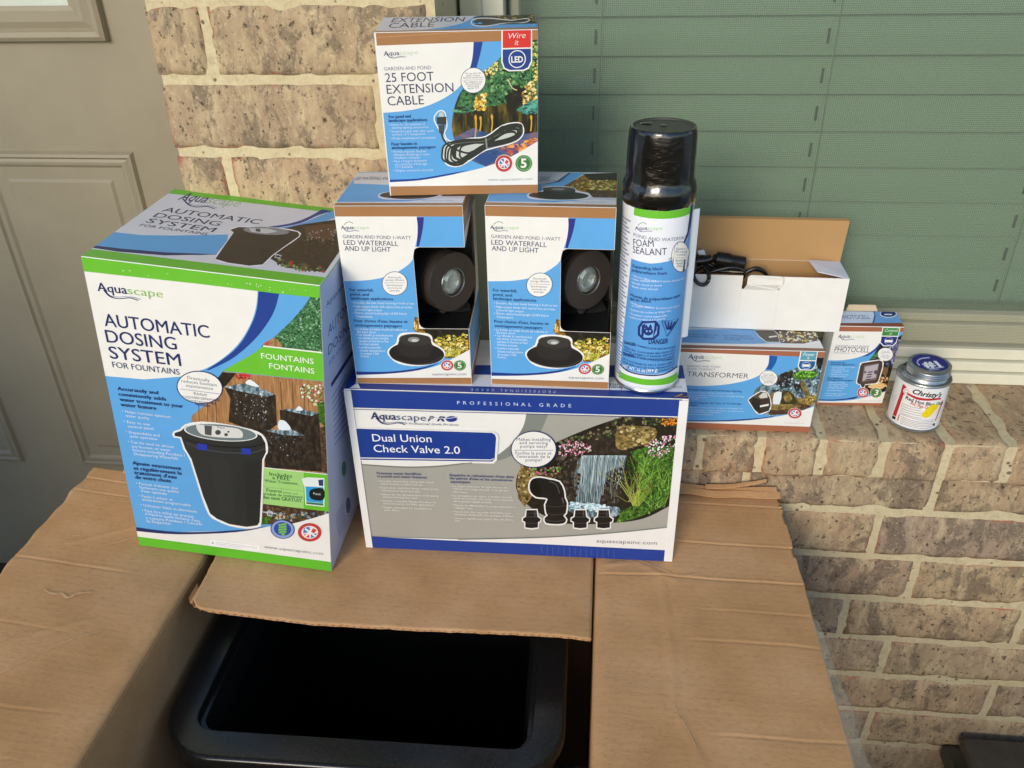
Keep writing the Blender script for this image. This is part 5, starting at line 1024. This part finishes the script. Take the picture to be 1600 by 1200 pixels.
# --- transformer box ------------------------------------------------------------
trb = thing('retail_box', 'low retail box picturing rocks and a stream on the brick sill under the white carton', 'box', (.0858, .7843, -.5209), (.0219, .004, .006), 'retail boxes in the stack')
TW, TD, TH = .1511, .070, .1016
carton(trb, TW, TD, TH); T_ = K(1579 / 250, 1050, 500); RUST = 'a9684a'
a = art([(1047, 669.2), (1264, 676.3), (1291, 551.7), (1060, 545.7)], TW, TH, T_)
a.full(SKYB)
PH = spl([(1240, 480), (1100, 530), (1000, 580), (900, 640), (830, 690), (800, 750), (800, 850), (900, 935)], 5) + spl([(960, 948), (1100, 940), (1280, 900), (1400, 850)], 4) + [(1560, 800), (1560, 380), (1440, 380)]
a.P('bluewater', PH); a.P('shade', [(1430, 385), (1540, 390), (1520, 520), (1440, 490)]); a.P('darkrock', [(1010, 640), (1080, 540), (1200, 510), (1190, 650), (1100, 690)]); a.P('darkrock', [(1200, 640), (1260, 610), (1300, 700), (1240, 740)], 2)
a.scatter(['22301c', '4a5a5e', '7d98a8', 'c4d8e2', '30424a'], [(1000, 600), (1240, 500), (1500, 450), (1480, 700), (1300, 800), (1000, 760)], 150, 8, 22, 71); a.P('leafy', [(1200, 560), (1250, 515), (1400, 515), (1440, 550), (1360, 590), (1230, 600)], 3); a.scatter(['7ac23a', 'a6dc5a', '4a8a22'], [(1200, 560), (1250, 515), (1400, 515), (1440, 550), (1360, 590)], 50, 7, 16, 72)
a.P('boulder', [(960, 740), (1100, 710), (1060, 760), (1180, 720), (1240, 780), (1420, 760), (1400, 840), (1200, 860), (980, 830)], 3); a.P('boulder', [(1270, 640), (1300, 600), (1340, 690), (1390, 800), (1330, 780)], 2); a.P('3d3a1c', [(1080, 740), (1140, 700), (1210, 760), (1230, 830), (1080, 835)], 3); a.P('boulder', [(1100, 760), (1150, 720), (1190, 790), (1130, 820)], 2); a.P('e8eef0', [(1010, 730), (1085, 720), (1060, 840), (1000, 835)], 2)
a.P('soil', [(960, 840), (1300, 835), (1380, 860), (1150, 935), (960, 940)]); a.P('boulder', [(960, 850), (1180, 838), (1280, 860), (1120, 890), (960, 890)], 3); a.scatter(['e9c870', 'b9943a', '6a5020'], [(1300, 800), (1430, 740), (1390, 850), (1320, 850)], 40, 6, 16, 73)
a.P(WHITE, [(-40, 310), (966, 350)] + spl([(968, 365), (950, 460), (880, 545), (730, 606), (520, 645), (300, 657), (120, 648), (-40, 640)], 6))
a.P('1f5aa6', spl([(966, 362), (955, 450), (925, 497)], 4) + spl([(985, 500), (1030, 430), (1047, 370)], 4))
a.P(WHITE, spl([(-40, 990), (160, 1000), (400, 1004), (700, 996), (1000, 962), (1250, 910), (1560, 800)], 5) + [(1560, 1160), (-40, 1100)]); a.P('20408a', spl([(-40, 982), (160, 990), (450, 992), (800, 975), (1000, 952)], 5) + spl([(1000, 962), (700, 996), (400, 1004), (160, 1000), (-40, 992)], 5))
a.P(RUST, [(-60, 270), (1560, 325), (1540, 385), (-60, 318)]); a.P(RUST, [(-60, 1002), (1400, 1058), (1400, 1140), (-60, 1100)])
a.P(WHITE, [(1276, 310), (1448, 318), (1420, 470), (1385, 510), (1270, 506), (1244, 470)]); a.P('5f9fae', [(1286, 320), (1438, 326), (1424, 410), (1270, 406)]); a.P('215a9a', [(1268, 416), (1422, 420), (1412, 466), (1380, 500), (1276, 496), (1254, 466)]); a.T('Power', (1298, 366), (1412, 370), 'e8f2f2', 32, .0, .2); a.T('it', (1335, 398), (1362, 399), 'e8f2f2', 26, 0, .2); a.E('b8cfe4', 1330, 460, 46, 34); a.E('215a9a', 1330, 460, 40, 29); a.P(WHITE, [(1296, 448), (1366, 450), (1362, 474), (1292, 472)])
bubble(a, 955, 583, 92, 76, [('For use with', .5), ('quick-connect', .55), ('lighting components', .8), ('-', .8), ('Pour composants', .66), ("d'éclairage à", .5), ('connexion rapide', .6)], '3a4468', 11)
pr = [(755, 795), (800, 760), (880, 712), (940, 725), (968, 780), (975, 850), (955, 900), (860, 930), (815, 890), (790, 850)]
a.L(WHITE, pr, 14, 2, True); a.P('3d352e', pr); a.P('5a5048', [(800, 765), (880, 715), (940, 728), (960, 775), (870, 790)]); a.P('d9d3c4', [(856, 760), (900, 722), (940, 730), (945, 772), (880, 780)]); a.P('2b2520', [(800, 770), (870, 795), (870, 900), (815, 885), (785, 830)]); a.P('f0ece2', [(868, 848), (955, 832), (955, 850), (870, 866)])
logo(a, 165, 388, 500, 396, scape='b9d6a4'); a.T('GARDEN AND POND', (150, 472), (480, 482), '6a7088', 20, -.008); a.T('QUICK CONNECT', (147, 499), (430, 508), '6a7088', 20, -.008); a.T('TRANSFORMER', (148, 561), (755, 584), '4a4f6a', 46, -.003, res=3)
para(a, [('For small water feature and landscape lighting', 60, 695, 690, 718), ("Caractéristiques de l'eau et l'éclairage", 120, 824, 685, 840), ('paysager', 120, 846, 255, 851)], '1e4a8e', 18, .009)
para(a, [('• Photocell and timer ready, easy to install', 60, 724, 605, 734), ('• Weatherproof quick connect low voltage fittings', 60, 746, 715, 766), ('for safe and simple outdoor power', 75, 766, 350, 776), ('use today', 150, 786, 265, 790), ('• Photocellule et minuterie, simple à installer ici', 60, 866, 695, 884), ('• Raccords rapides à basse tension et étanches', 60, 888, 705, 912), ('pour une alimentation sécuritaire', 70, 908, 480, 922), ('simple et extérieure', 150, 934, 405, 942)], 'cfe3f4', 12, .004)
badge(a, 1212, 925, 66, 'flag', ry=50); a.T('www.aquascapeinc.com', (1105, 1020), (1300, 1026), 'a8acae', 11, -.006)
a.build('front_print', trb, front)
a = art([(1060, 545.7), (1291, 551.7), (1267.6, 501.6), (1051.4, 496.6)], TW, TD, T_)
a.full('d9e4f2'); a.P('6aa4dc', [(-40, 100), (700, 92), (860, 100), (1080, 235), (700, 252), (-40, 225)]); a.P('soil', [(1010, 100), (1420, 105), (1480, 205), (1300, 245), (1080, 238)]); a.scatter(['e6d8a0', 'b9a25a', '6a5a3a', 'd8d8d0', '3a4a4a'], [(1040, 115), (1420, 115), (1470, 200), (1290, 235), (1090, 220)], 90, 8, 20, 75, 1.5)
pr = [(820, 105), (1010, 108), (1050, 150), (1068, 228), (940, 225), (870, 170)]; a.L('f0f2f4', pr, 12, 1, True); a.P('4a453e', pr); a.P('e6e4da', [(960, 170), (1040, 160), (1044, 172), (966, 184)])
a.P('f0f0ee', [(-40, 238), (1100, 252), (1300, 246), (1495, 210), (1560, 300), (-40, 262)]); a.P('8d5d44', [(-60, 250), (1600, 298), (1600, 350), (-60, 300)])
para(a, [('For water feature and', 150, 152, 460, 162), ('landscape lighting', 155, 172, 420, 184), ("Pour l'aménagement", 505, 162, 790, 172), ("de l'eau et l'éclairage", 520, 184, 820, 198), ('de paysage', 525, 204, 685, 208)], '2a5a9e', 13, .01)
a.build('top_print', trb, top(TH))

# --- white carton, open ------------------------------------------------------------
ZT = -.5209 + TH
wb = thing('carton', 'open plain white carton with kraft lining standing on the transformer box', 'carton', (.0885, .8325, ZT + .0012), (-.0151, .003, .004))
w, d, h, t = .1715, .0466, .0621, .0011
WHB = flat('eeeae2', .5, name='white_card')
mb = MB()
def panel(x0, x1, y0, y1, z0, z1, inner):          # white outside, kraft inside
    mb.box(x0, x1, y0, y1, z0, z1, WHB)
    k = {'y+': ((x0, y1 + .0001, z0), (x1, y1 + .0001, z0), (x1, y1 + .0001, z1), (x0, y1 + .0001, z1)), 'y-': ((x0, y0 - .0001, z0), (x1, y0 - .0001, z0), (x1, y0 - .0001, z1), (x0, y0 - .0001, z1)), 'x-': ((x0 - .0001, y0, z0), (x0 - .0001, y1, z0), (x0 - .0001, y1, z1), (x0 - .0001, y0, z1)), 'x+': ((x1 + .0001, y0, z0), (x1 + .0001, y1, z0), (x1 + .0001, y1, z1), (x1 + .0001, y0, z1))}[inner]
    mb.add(k, [(0, 1, 2, 3)], KRAFTIN)
TX0, TX1, TZ = .0655, .1025, .0470
panel(0, TX0 - .002, 0, t, 0, h, 'y+'); panel(TX1, w, 0, t, 0, h, 'y+'); panel(TX0 - .0019, TX1 - .0001, 0, t, 0, TZ, 'y+'); panel(0, w, d - t, d, 0, h, 'y-'); panel(0, t, t, d - t, 0, h, 'x+'); panel(w - t, w, t, d - t, 0, h, 'x-'); mb.box(t, w - t, t, d - t, 0, t, KRAFTIN)
mb.build('tray', wb)
mb = MB(); LHT = .0445
mb.add([(0, d, h), (w, d, h), (w + .003, d + .004, h + LHT), (-.003, d + .004, h + LHT), (0, d + t, h), (w, d + t, h), (w + .003, d + t + .004, h + LHT), (-.003, d + t + .004, h + LHT)], [(0, 1, 2, 3)], KRAFTIN)
mb.add([(0, d, h), (w, d, h), (w + .003, d + .004, h + LHT), (-.003, d + .004, h + LHT), (0, d + t, h), (w, d + t, h), (w + .003, d + t + .004, h + LHT), (-.003, d + t + .004, h + LHT)], [(4, 7, 6, 5), (1, 5, 6, 2), (0, 3, 7, 4)], WHB)
mb.add([(-.003, d + .004, h + LHT), (w + .003, d + .004, h + LHT), (w + .003, d + .010, h + LHT + .0006), (-.003, d + .010, h + LHT + .0006), (-.003, d + .0105, h + LHT - .001), (w + .003, d + .0105, h + LHT - .001)], [(0, 1, 2, 3), (3, 2, 5, 4)], KRAFTIN); mb.build('lid', wb)
mb = MB(); q = [(w, .001, h), (w, d - .001, h), (w - .036, d - .010, h + .0052), (w - .031, .010, h + .0030)]
mb.add([*q, *[(x, y, z - .0008) for x, y, z in q]], [(0, 1, 2, 3), (7, 6, 5, 4), (0, 3, 7, 4), (3, 2, 6, 7), (2, 1, 5, 6)], flat('d9dcea', .45)); mb.build('dust_flap', wb)
mb = MB(); r = .004; up_ = [(TX0, TZ), (TX0 + .002, .0545)] + [(TX0 + .002 + r - r * math.cos(math.radians(90 * i / 5)), .0655 - r + r * math.sin(math.radians(90 * i / 5))) for i in range(6)] + [(TX1 + .0015 - r + r * math.sin(math.radians(90 * i / 5)), .0648 - r + r * math.cos(math.radians(90 * i / 5))) for i in range(6)] + [(TX1 + .001, .0545), (TX1 - .003, TZ)]
bend = lambda z: -.0012 - .0045 * min(1, max(0, (z - TZ) / .007))
n = len(up_); vs = [(x, bend(z), z) for x, z in up_] + [(x, bend(z) + .0009, z) for x, z in up_]
lo = [i for i in range(n) if up_[i][1] <= .0475]
mb.add(vs, [list(range(n)), list(range(n, 2 * n))[::-1]] + [(i, i + n, (i + 1) % n + n, (i + 1) % n) for i in range(n)], WHB); mb.build('tuck_tab', wb)
# black cord with its connector lying in the carton
pc_ = thing('power_cord', 'black cable with round connector lying inside the open white carton', 'cable', tuple(alongray(1140, 420, .856)))
def ploc(u, v, y): q = alongray(u, v, y); return (q.x - pc_.location.x, q.y - pc_.location.y, q.z + H - pc_.location.z)
mb = MB(); p0, p1 = Vector(ploc(1119, 404, .858)), Vector(ploc(1164, 411, .856)); ax = p1 - p0
mb.tube([p0 - ax * .12, p0, p0 + ax * .001, p0 + ax * .45, p0 + ax * .46, p0 + ax * .52, p0 + ax * .53, p0 + ax * .98, p1], [.0035, .006, .0078, .0080, .0072, .0072, .0070, .0068, .0060], BLACKP, 20); mb.build('connector', pc_)
mb = MB(); mb.tube([ploc(1088, 408, .862), ploc(1100, 407, .862), ploc(1101, 407, .862), ploc(1112, 404, .862)], [.0058, .0062, .005, .0045], BLACKP, 16); mb.build('connector', pc_)
def curve3(pts, n=8):
    P = [Vector(p) for p in pts]; out = []
    for i in range(len(P) - 1):
        a_, b, c, d_ = P[max(i - 1, 0)], P[i], P[i + 1], P[min(i + 2, len(P) - 1)]
        for k in range(n): t_ = k / n; out.append(.5 * (2 * b + (c - a_) * t_ + (2 * a_ - 5 * b + 4 * c - d_) * t_ ** 2 + (3 * b - a_ - 3 * c + d_) * t_ ** 3))
    return out + [P[-1]]
mb = MB()
for pts in ([(1098, 416, .85), (1086, 424, .838), (1084, 432, .8285), (1090, 442, .8265), (1100, 445, .8265), (1107, 438, .8285), (1107, 427, .831), (1101, 420, .840), (1110, 420, .85)], [(1098, 412, .862), (1112, 422, .858), (1140, 424, .856), (1165, 425, .852), (1178, 421, .85), (1192, 424, .852), (1198, 430, .856)], [(1085, 405, .866), (1094, 400, .868), (1106, 412, .866), (1130, 422, .864), (1160, 424, .862)], [(1092, 430, .846), (1105, 426, .85), (1140, 418, .85), (1160, 421, .85), (1168, 428, .848)], [(1160, 434, .845), (1168, 424, .845), (1182, 419, .845), (1194, 424, .848)]):
    mb.tube(curve3([ploc(*p) for p in pts]), .0021, BLACKP, 10)
mb.build('cord', pc_)
mb = MB(); q = [ploc(1090, 392, .868), ploc(1100, 390, .868), ploc(1103, 398, .866), ploc(1092, 398, .866)]; mb.add([*q, *[(x, y + .0006, z) for x, y, z in q]], [(0, 3, 2, 1), (4, 5, 6, 7)], flat('d5d8d8', .4)); mb.build('cord_tag', pc_)

# --- photocell box -------------------------------------------------------------------
ph = thing('retail_box', 'small upright retail box with green corner tag on the sill beside the paint can', 'box', (.2572, .8462, -.5211), (.0186, -.0021, .0988), 'retail boxes in the stack')
ph['label'] = 'small upright retail box picturing a grey sensor, on the sill right of the white carton'
PW, PD, PHH = .0721, .0312, .1075
carton(ph, PW, PD, PHH); P_ = K(1133 / 170, 1260, 470)
a = art([(1276.5, 632.5), (1377.1, 635), (1413.5, 511.7), (1305.5, 509.8)], PW, PHH, P_)
a.full(SKYB)
a.P('shade', [(1030, 330), (960, 380), (770, 450), (700, 560), (655, 615), (640, 700), (560, 930), (600, 965), (720, 985), (850, 940)]); a.P('dusk', [(960, 400), (900, 420), (880, 640), (900, 700), (960, 500)])
a.P('foliage', [(700, 560), (760, 520), (740, 600), (660, 615)]); a.scatter(['2a2a5a', '6a6aa0', 'b0b0d8', '3a5a3a', '16163a'], [(860, 480), (980, 400), (900, 700), (830, 690)], 60, 7, 18, 81); a.scatter(['e0a868', 'b87a44', 'f0cfa0', '6a3f22'], [(760, 800), (850, 780), (840, 900), (660, 905)], 50, 8, 20, 82); a.P('e6bf82', [(640, 890), (740, 855), (820, 880), (780, 920), (680, 915)], 3); a.P('7a5a38', [(790, 700), (850, 700), (830, 780), (790, 760)], 2)
a.P(WHITE, [(200, 300), (1040, 300), (790, 330), (780, 420)] + spl([(772, 430), (700, 510), (600, 570), (480, 605), (350, 622), (190, 622)], 5)); a.P('23408f', spl([(774, 430), (702, 512), (604, 572), (500, 602)], 4) + spl([(640, 575), (720, 520), (770, 462)], 4))
a.P(SKYB, [(960, 330), (1040, 320), (1000, 350), (950, 385)])
a.P(WHITE, spl([(100, 1042), (300, 1048), (500, 1030), (700, 985), (860, 930)], 5) + [(820, 1120), (90, 1110)]); a.P('20357f', spl([(100, 1028), (280, 1030), (420, 1018), (560, 990)], 4) + spl([(500, 1022), (300, 1040), (100, 1038)], 4))
a.P(RUST, [(320, 262), (1040, 280), (1025, 326), (320, 320)]); a.P(RUST, [(90, 1060), (820, 1068), (820, 1120), (90, 1110)])
a.P(WHITE, [(792, 275), (978, 282), (936, 440), (900, 476), (800, 476), (764, 440)]); a.P('3d8a3d', [(802, 282), (968, 288), (950, 368), (784, 364)]); a.P('232c72', [(782, 374), (948, 378), (930, 432), (896, 466), (806, 466), (772, 434)]); a.T('Control', (812, 326), (948, 328), 'e6f2e0', 32, 0, .2); a.T('it', (862, 356), (886, 357), 'e6f2e0', 24, 0, .2); a.E('8f9cd0', 856, 420, 48, 40); a.E('232c72', 856, 420, 42, 34); a.P(WHITE, [(818, 408), (896, 410), (892, 436), (814, 434)])
bubble(a, 820, 560, 78, 68, [('For use with', .5), ('transformers', .6), ('-', .8), ('Pour les', .4), ('transformateurs', .7), ('à 12 volts', .4)], WHITE, 11)
pr = [(560, 680), (580, 650), (760, 622), (790, 635), (790, 690), (745, 840), (720, 860), (610, 870), (600, 900), (575, 905), (565, 875), (530, 860), (525, 840)]
a.L(WHITE, pr, 18, 2, True); a.P('4a3a34', pr); a.P('7d6e68', [(600, 675), (755, 650), (725, 820), (575, 850)]); a.P('b8aeb4', [(610, 690), (750, 660), (722, 800), (582, 835)]); a.E('5a4a5a', 725, 745, 24, 22); a.E('6d6068', 610, 745, 12, 14)
for i in range(4): a.P('4a3f48', [(640 - i * 8, 740 + i * 26), (690 - i * 8, 733 + i * 26), (688 - i * 8, 746 + i * 26), (638 - i * 8, 752 + i * 26)])
logo(a, 325, 388, 600, 386, scape='b9d6a4'); a.T('GARDEN AND POND', (300, 482), (648, 490), '6a7088', 22, -.008); a.T('PHOTOCELL', (288, 530), (650, 540), '3d4260', 48, -.002, res=3); a.T('PHOTOCELLULE / 12V', (285, 550), (510, 556), '7a7f94', 14, -.004)
para(a, [('For pond and', 255, 650, 400, 655), ('landscape applications', 250, 670, 500, 676), ('Pour bassins et', 215, 812, 375, 818), ('aménagements paysagers', 212, 832, 485, 838)], '16306e', 17, .009)
para(a, [('• Automatically turns on lights', 250, 696, 505, 698), ('at dusk', 262, 716, 400, 718), ('• Integrates easily', 245, 734, 440, 738), ('with transformer', 258, 752, 370, 754), ('• Weatherproof plug', 240, 772, 435, 776), ('and simple connection', 250, 790, 410, 794), ('• Allume les lampes', 225, 856, 400, 860), ('automatiquement à la brune', 232, 874, 430, 878), ('le soir venu', 235, 892, 425, 896), ("• S'intègre facilement", 215, 912, 400, 916), ('avec transformateur', 215, 938, 370, 942), ('• Connexion étanche', 190, 970, 410, 976), ('simple et sûre', 190, 990, 370, 994)], 'd5e5f5', 12, .004)
badge(a, 588, 958, 58, 'flag', ry=50); badge(a, 722, 958, 58, 'n', '3', ry=50); a.T('www.aquascapeinc.com', (540, 1048), (770, 1044), 'a8acae', 10, -.006)
a.build('front_print', ph, front)
a = art([(1305.5, 509.8), (1413.5, 511.7), (1400.4, 487.8), (1295.5, 486.2)], PW, PD, P_)
a.full('6fa8e0'); a.P('cfdcee', [(250, 110), (690, 114), (706, 150), (684, 240), (250, 240)]); a.P('24408c', spl([(690, 112), (706, 150), (684, 236)], 4) + spl([(700, 236), (718, 160), (704, 112)], 4)); a.E('e6ecf4', 852, 140, 88, 40); a.E('232c72', 852, 138, 80, 34); a.P('dfe6f0', [(810, 140), (890, 140), (890, 152), (810, 152)])
a.T('PHOTOCELL', (372, 195), (668, 192), '2c4a8e', 40, -.002); a.P('8d5038', [(250, 236), (1040, 234), (1060, 300), (250, 300)]); a.build('top_print', ph, top(PHH))
mb = MB(); mb.add([(.018, PD, PHH + .0006), (.052, PD, PHH + .0006), (.050, PD + .0045, PHH + .0055), (.021, PD + .0045, PHH + .0055), (.018, PD + .001, PHH), (.052, PD + .001, PHH), (.050, PD + .0055, PHH + .0055), (.021, PD + .0055, PHH + .0055)], [(0, 1, 2, 3), (7, 6, 5, 4), (3, 2, 6, 7), (0, 3, 7, 4), (1, 5, 6, 2)], flat('c9b493', .6)); mb.build('tuck_tab', ph)

# --- pipe cement can ---------------------------------------------------------------
GX, GY, GZ, GR = .3554, .8213, -.5209, .0268
gc = thing('cement_can', 'small white and red cement can with yellow price sticker and blue lid disc', 'can', (GX, GY, GZ))
mb = MB(); mb.lathe([(.0255, .0002), (.0273, .0002), (.0279, .001), (.0279, .0028), (.0269, .0036)], TIN, 72); mb.build('base_rim', gc)
mb = MB(); mb.lathe([(.0266, .0036), (.0267, .0045), (.0267, .0555), (.0266, .056)], PAINTW, 80); mb.build('body', gc)
mb = MB(); mb.lathe([(.0265, .056), (.0277, .0566), (.0281, .0578), (.0277, .0590), (.0264, .0596), (.0254, .0588), (.0240, .0592), (.0230, .0606), (.0224, .0622), (.0221, .0640)], TIN, 80, cap=False); mb.build('shoulder', gc)
LX, LY = .0026, -.0005
mb = MB(); mb.lathe([(.0220, .0632), (.0224, .0640), (.0217, .0650), (.0224, .0662), (.0216, .0673), (.0222, .0685), (.0215, .0696), (.0218, .0710), (.0215, .0728), (.0206, .0735), (.0197, .0733), (.0002, .0733)], TIN, 80, (LX, LY, 0), cap=False); lid_ = mb.build('lid', gc)
C8 = K(8, 1380, 540)
a, place = cylart(GX, GY, GZ, .0268, .0046, .0552, C8, 2.6)
a.raw([(-.0268 * 2.5, .0046), (.0268 * 2.5, .0046), (.0268 * 2.5, .0552), (-.0268 * 2.5, .0552)], 'efebe6')
RED = 'c02a2c'
a.P(RED, [(243, 490), (262, 484), (330, 560), (300, 600), (255, 612), (160, 885), (118, 866), (215, 600)]); a.E('f2ece8', 290, 568, 40, 40); a.L(RED, [(265, 560), (300, 550), (320, 575), (290, 592), (262, 575)], 4, 3)
a.P(RED, spl([(300, 585), (420, 640), (560, 662), (720, 650)], 4) + spl([(722, 672), (560, 690), (420, 672), (300, 612)], 4)); a.P(RED, [(735, 690), (752, 680), (660, 930), (640, 950)]); a.P('1b1817', [(118, 872), (158, 892), (150, 925), (108, 905)]); a.P('1b1817', [(622, 975), (648, 965), (642, 1000), (616, 1005)])
a.T("Christy's", (362, 592), (722, 640), '15120f', 62, .03, .3, res=3); a.T('Red Hot Blue Glue', (278, 662), (740, 728), '1d1a18', 42, .028); a.T('PVC Pipe Cement', (338, 735), (640, 790), RED, 36, .028)
for i in range(5): a.L('8d8a88', [(232 - i * 6, 720 + i * 28), (350, 765 + i * 30), (480, 790 + i * 30)], 5, 3)
a.L('6d6a68', [(205, 850), (320, 890), (470, 930), (640, 925)], 4, 3)
for i in range(5): a.L('a09c9a', [(225 - i * 4, 885 + i * 20), (340, 930 + i * 20), (470, 955 + i * 20), (630 - i * 6, 945 + i * 20)], 6, 3)
a.L(RED, [(205, 860), (180, 935)], 12); a.P('f0d414', [(478, 862), (530, 800), (600, 742), (660, 735), (690, 752), (640, 820), (575, 890), (510, 900)], 3); a.L('a89a20', [(530, 850), (640, 775)], 5)
for i in range(9): a.L('b9b5b2', [(118 - i, 640 + i * 24), (180 - i * 9, 620 + i * 24)], 4)
a.build('label', gc, place, strip=.0268 * .12)
zt = GZ + .0733
def zuv(x, y): dd = CF + CR * ((x - 800) / FPX) - CU * ((y - 600) / FPX); p = dd * (zt / dd.z); return (p.x - GX, p.y - GY)
a = Art(None, 0, 0, C8, zuv); a.box = (-.05, .05, -.05, .05)
a.raw([(LX + .0180 * math.cos(t / 24 * math.pi), LY + .0180 * math.sin(t / 24 * math.pi)) for t in range(48)], '23207e')
a.T('#1', (525, 272), (735, 262), 'eef0f6', 62, .05, res=3); a.L('d5d8ea', [(570, 295), (760, 268)], 10); a.L('b9bde0', [(575, 310), (700, 298)], 6); a.L('b9bde0', [(455, 250), (425, 205), (470, 165), (580, 150)], 16, 4)
a.build('lid_label', lid_, lambda u, v, o: (u, v, .0733 + o))
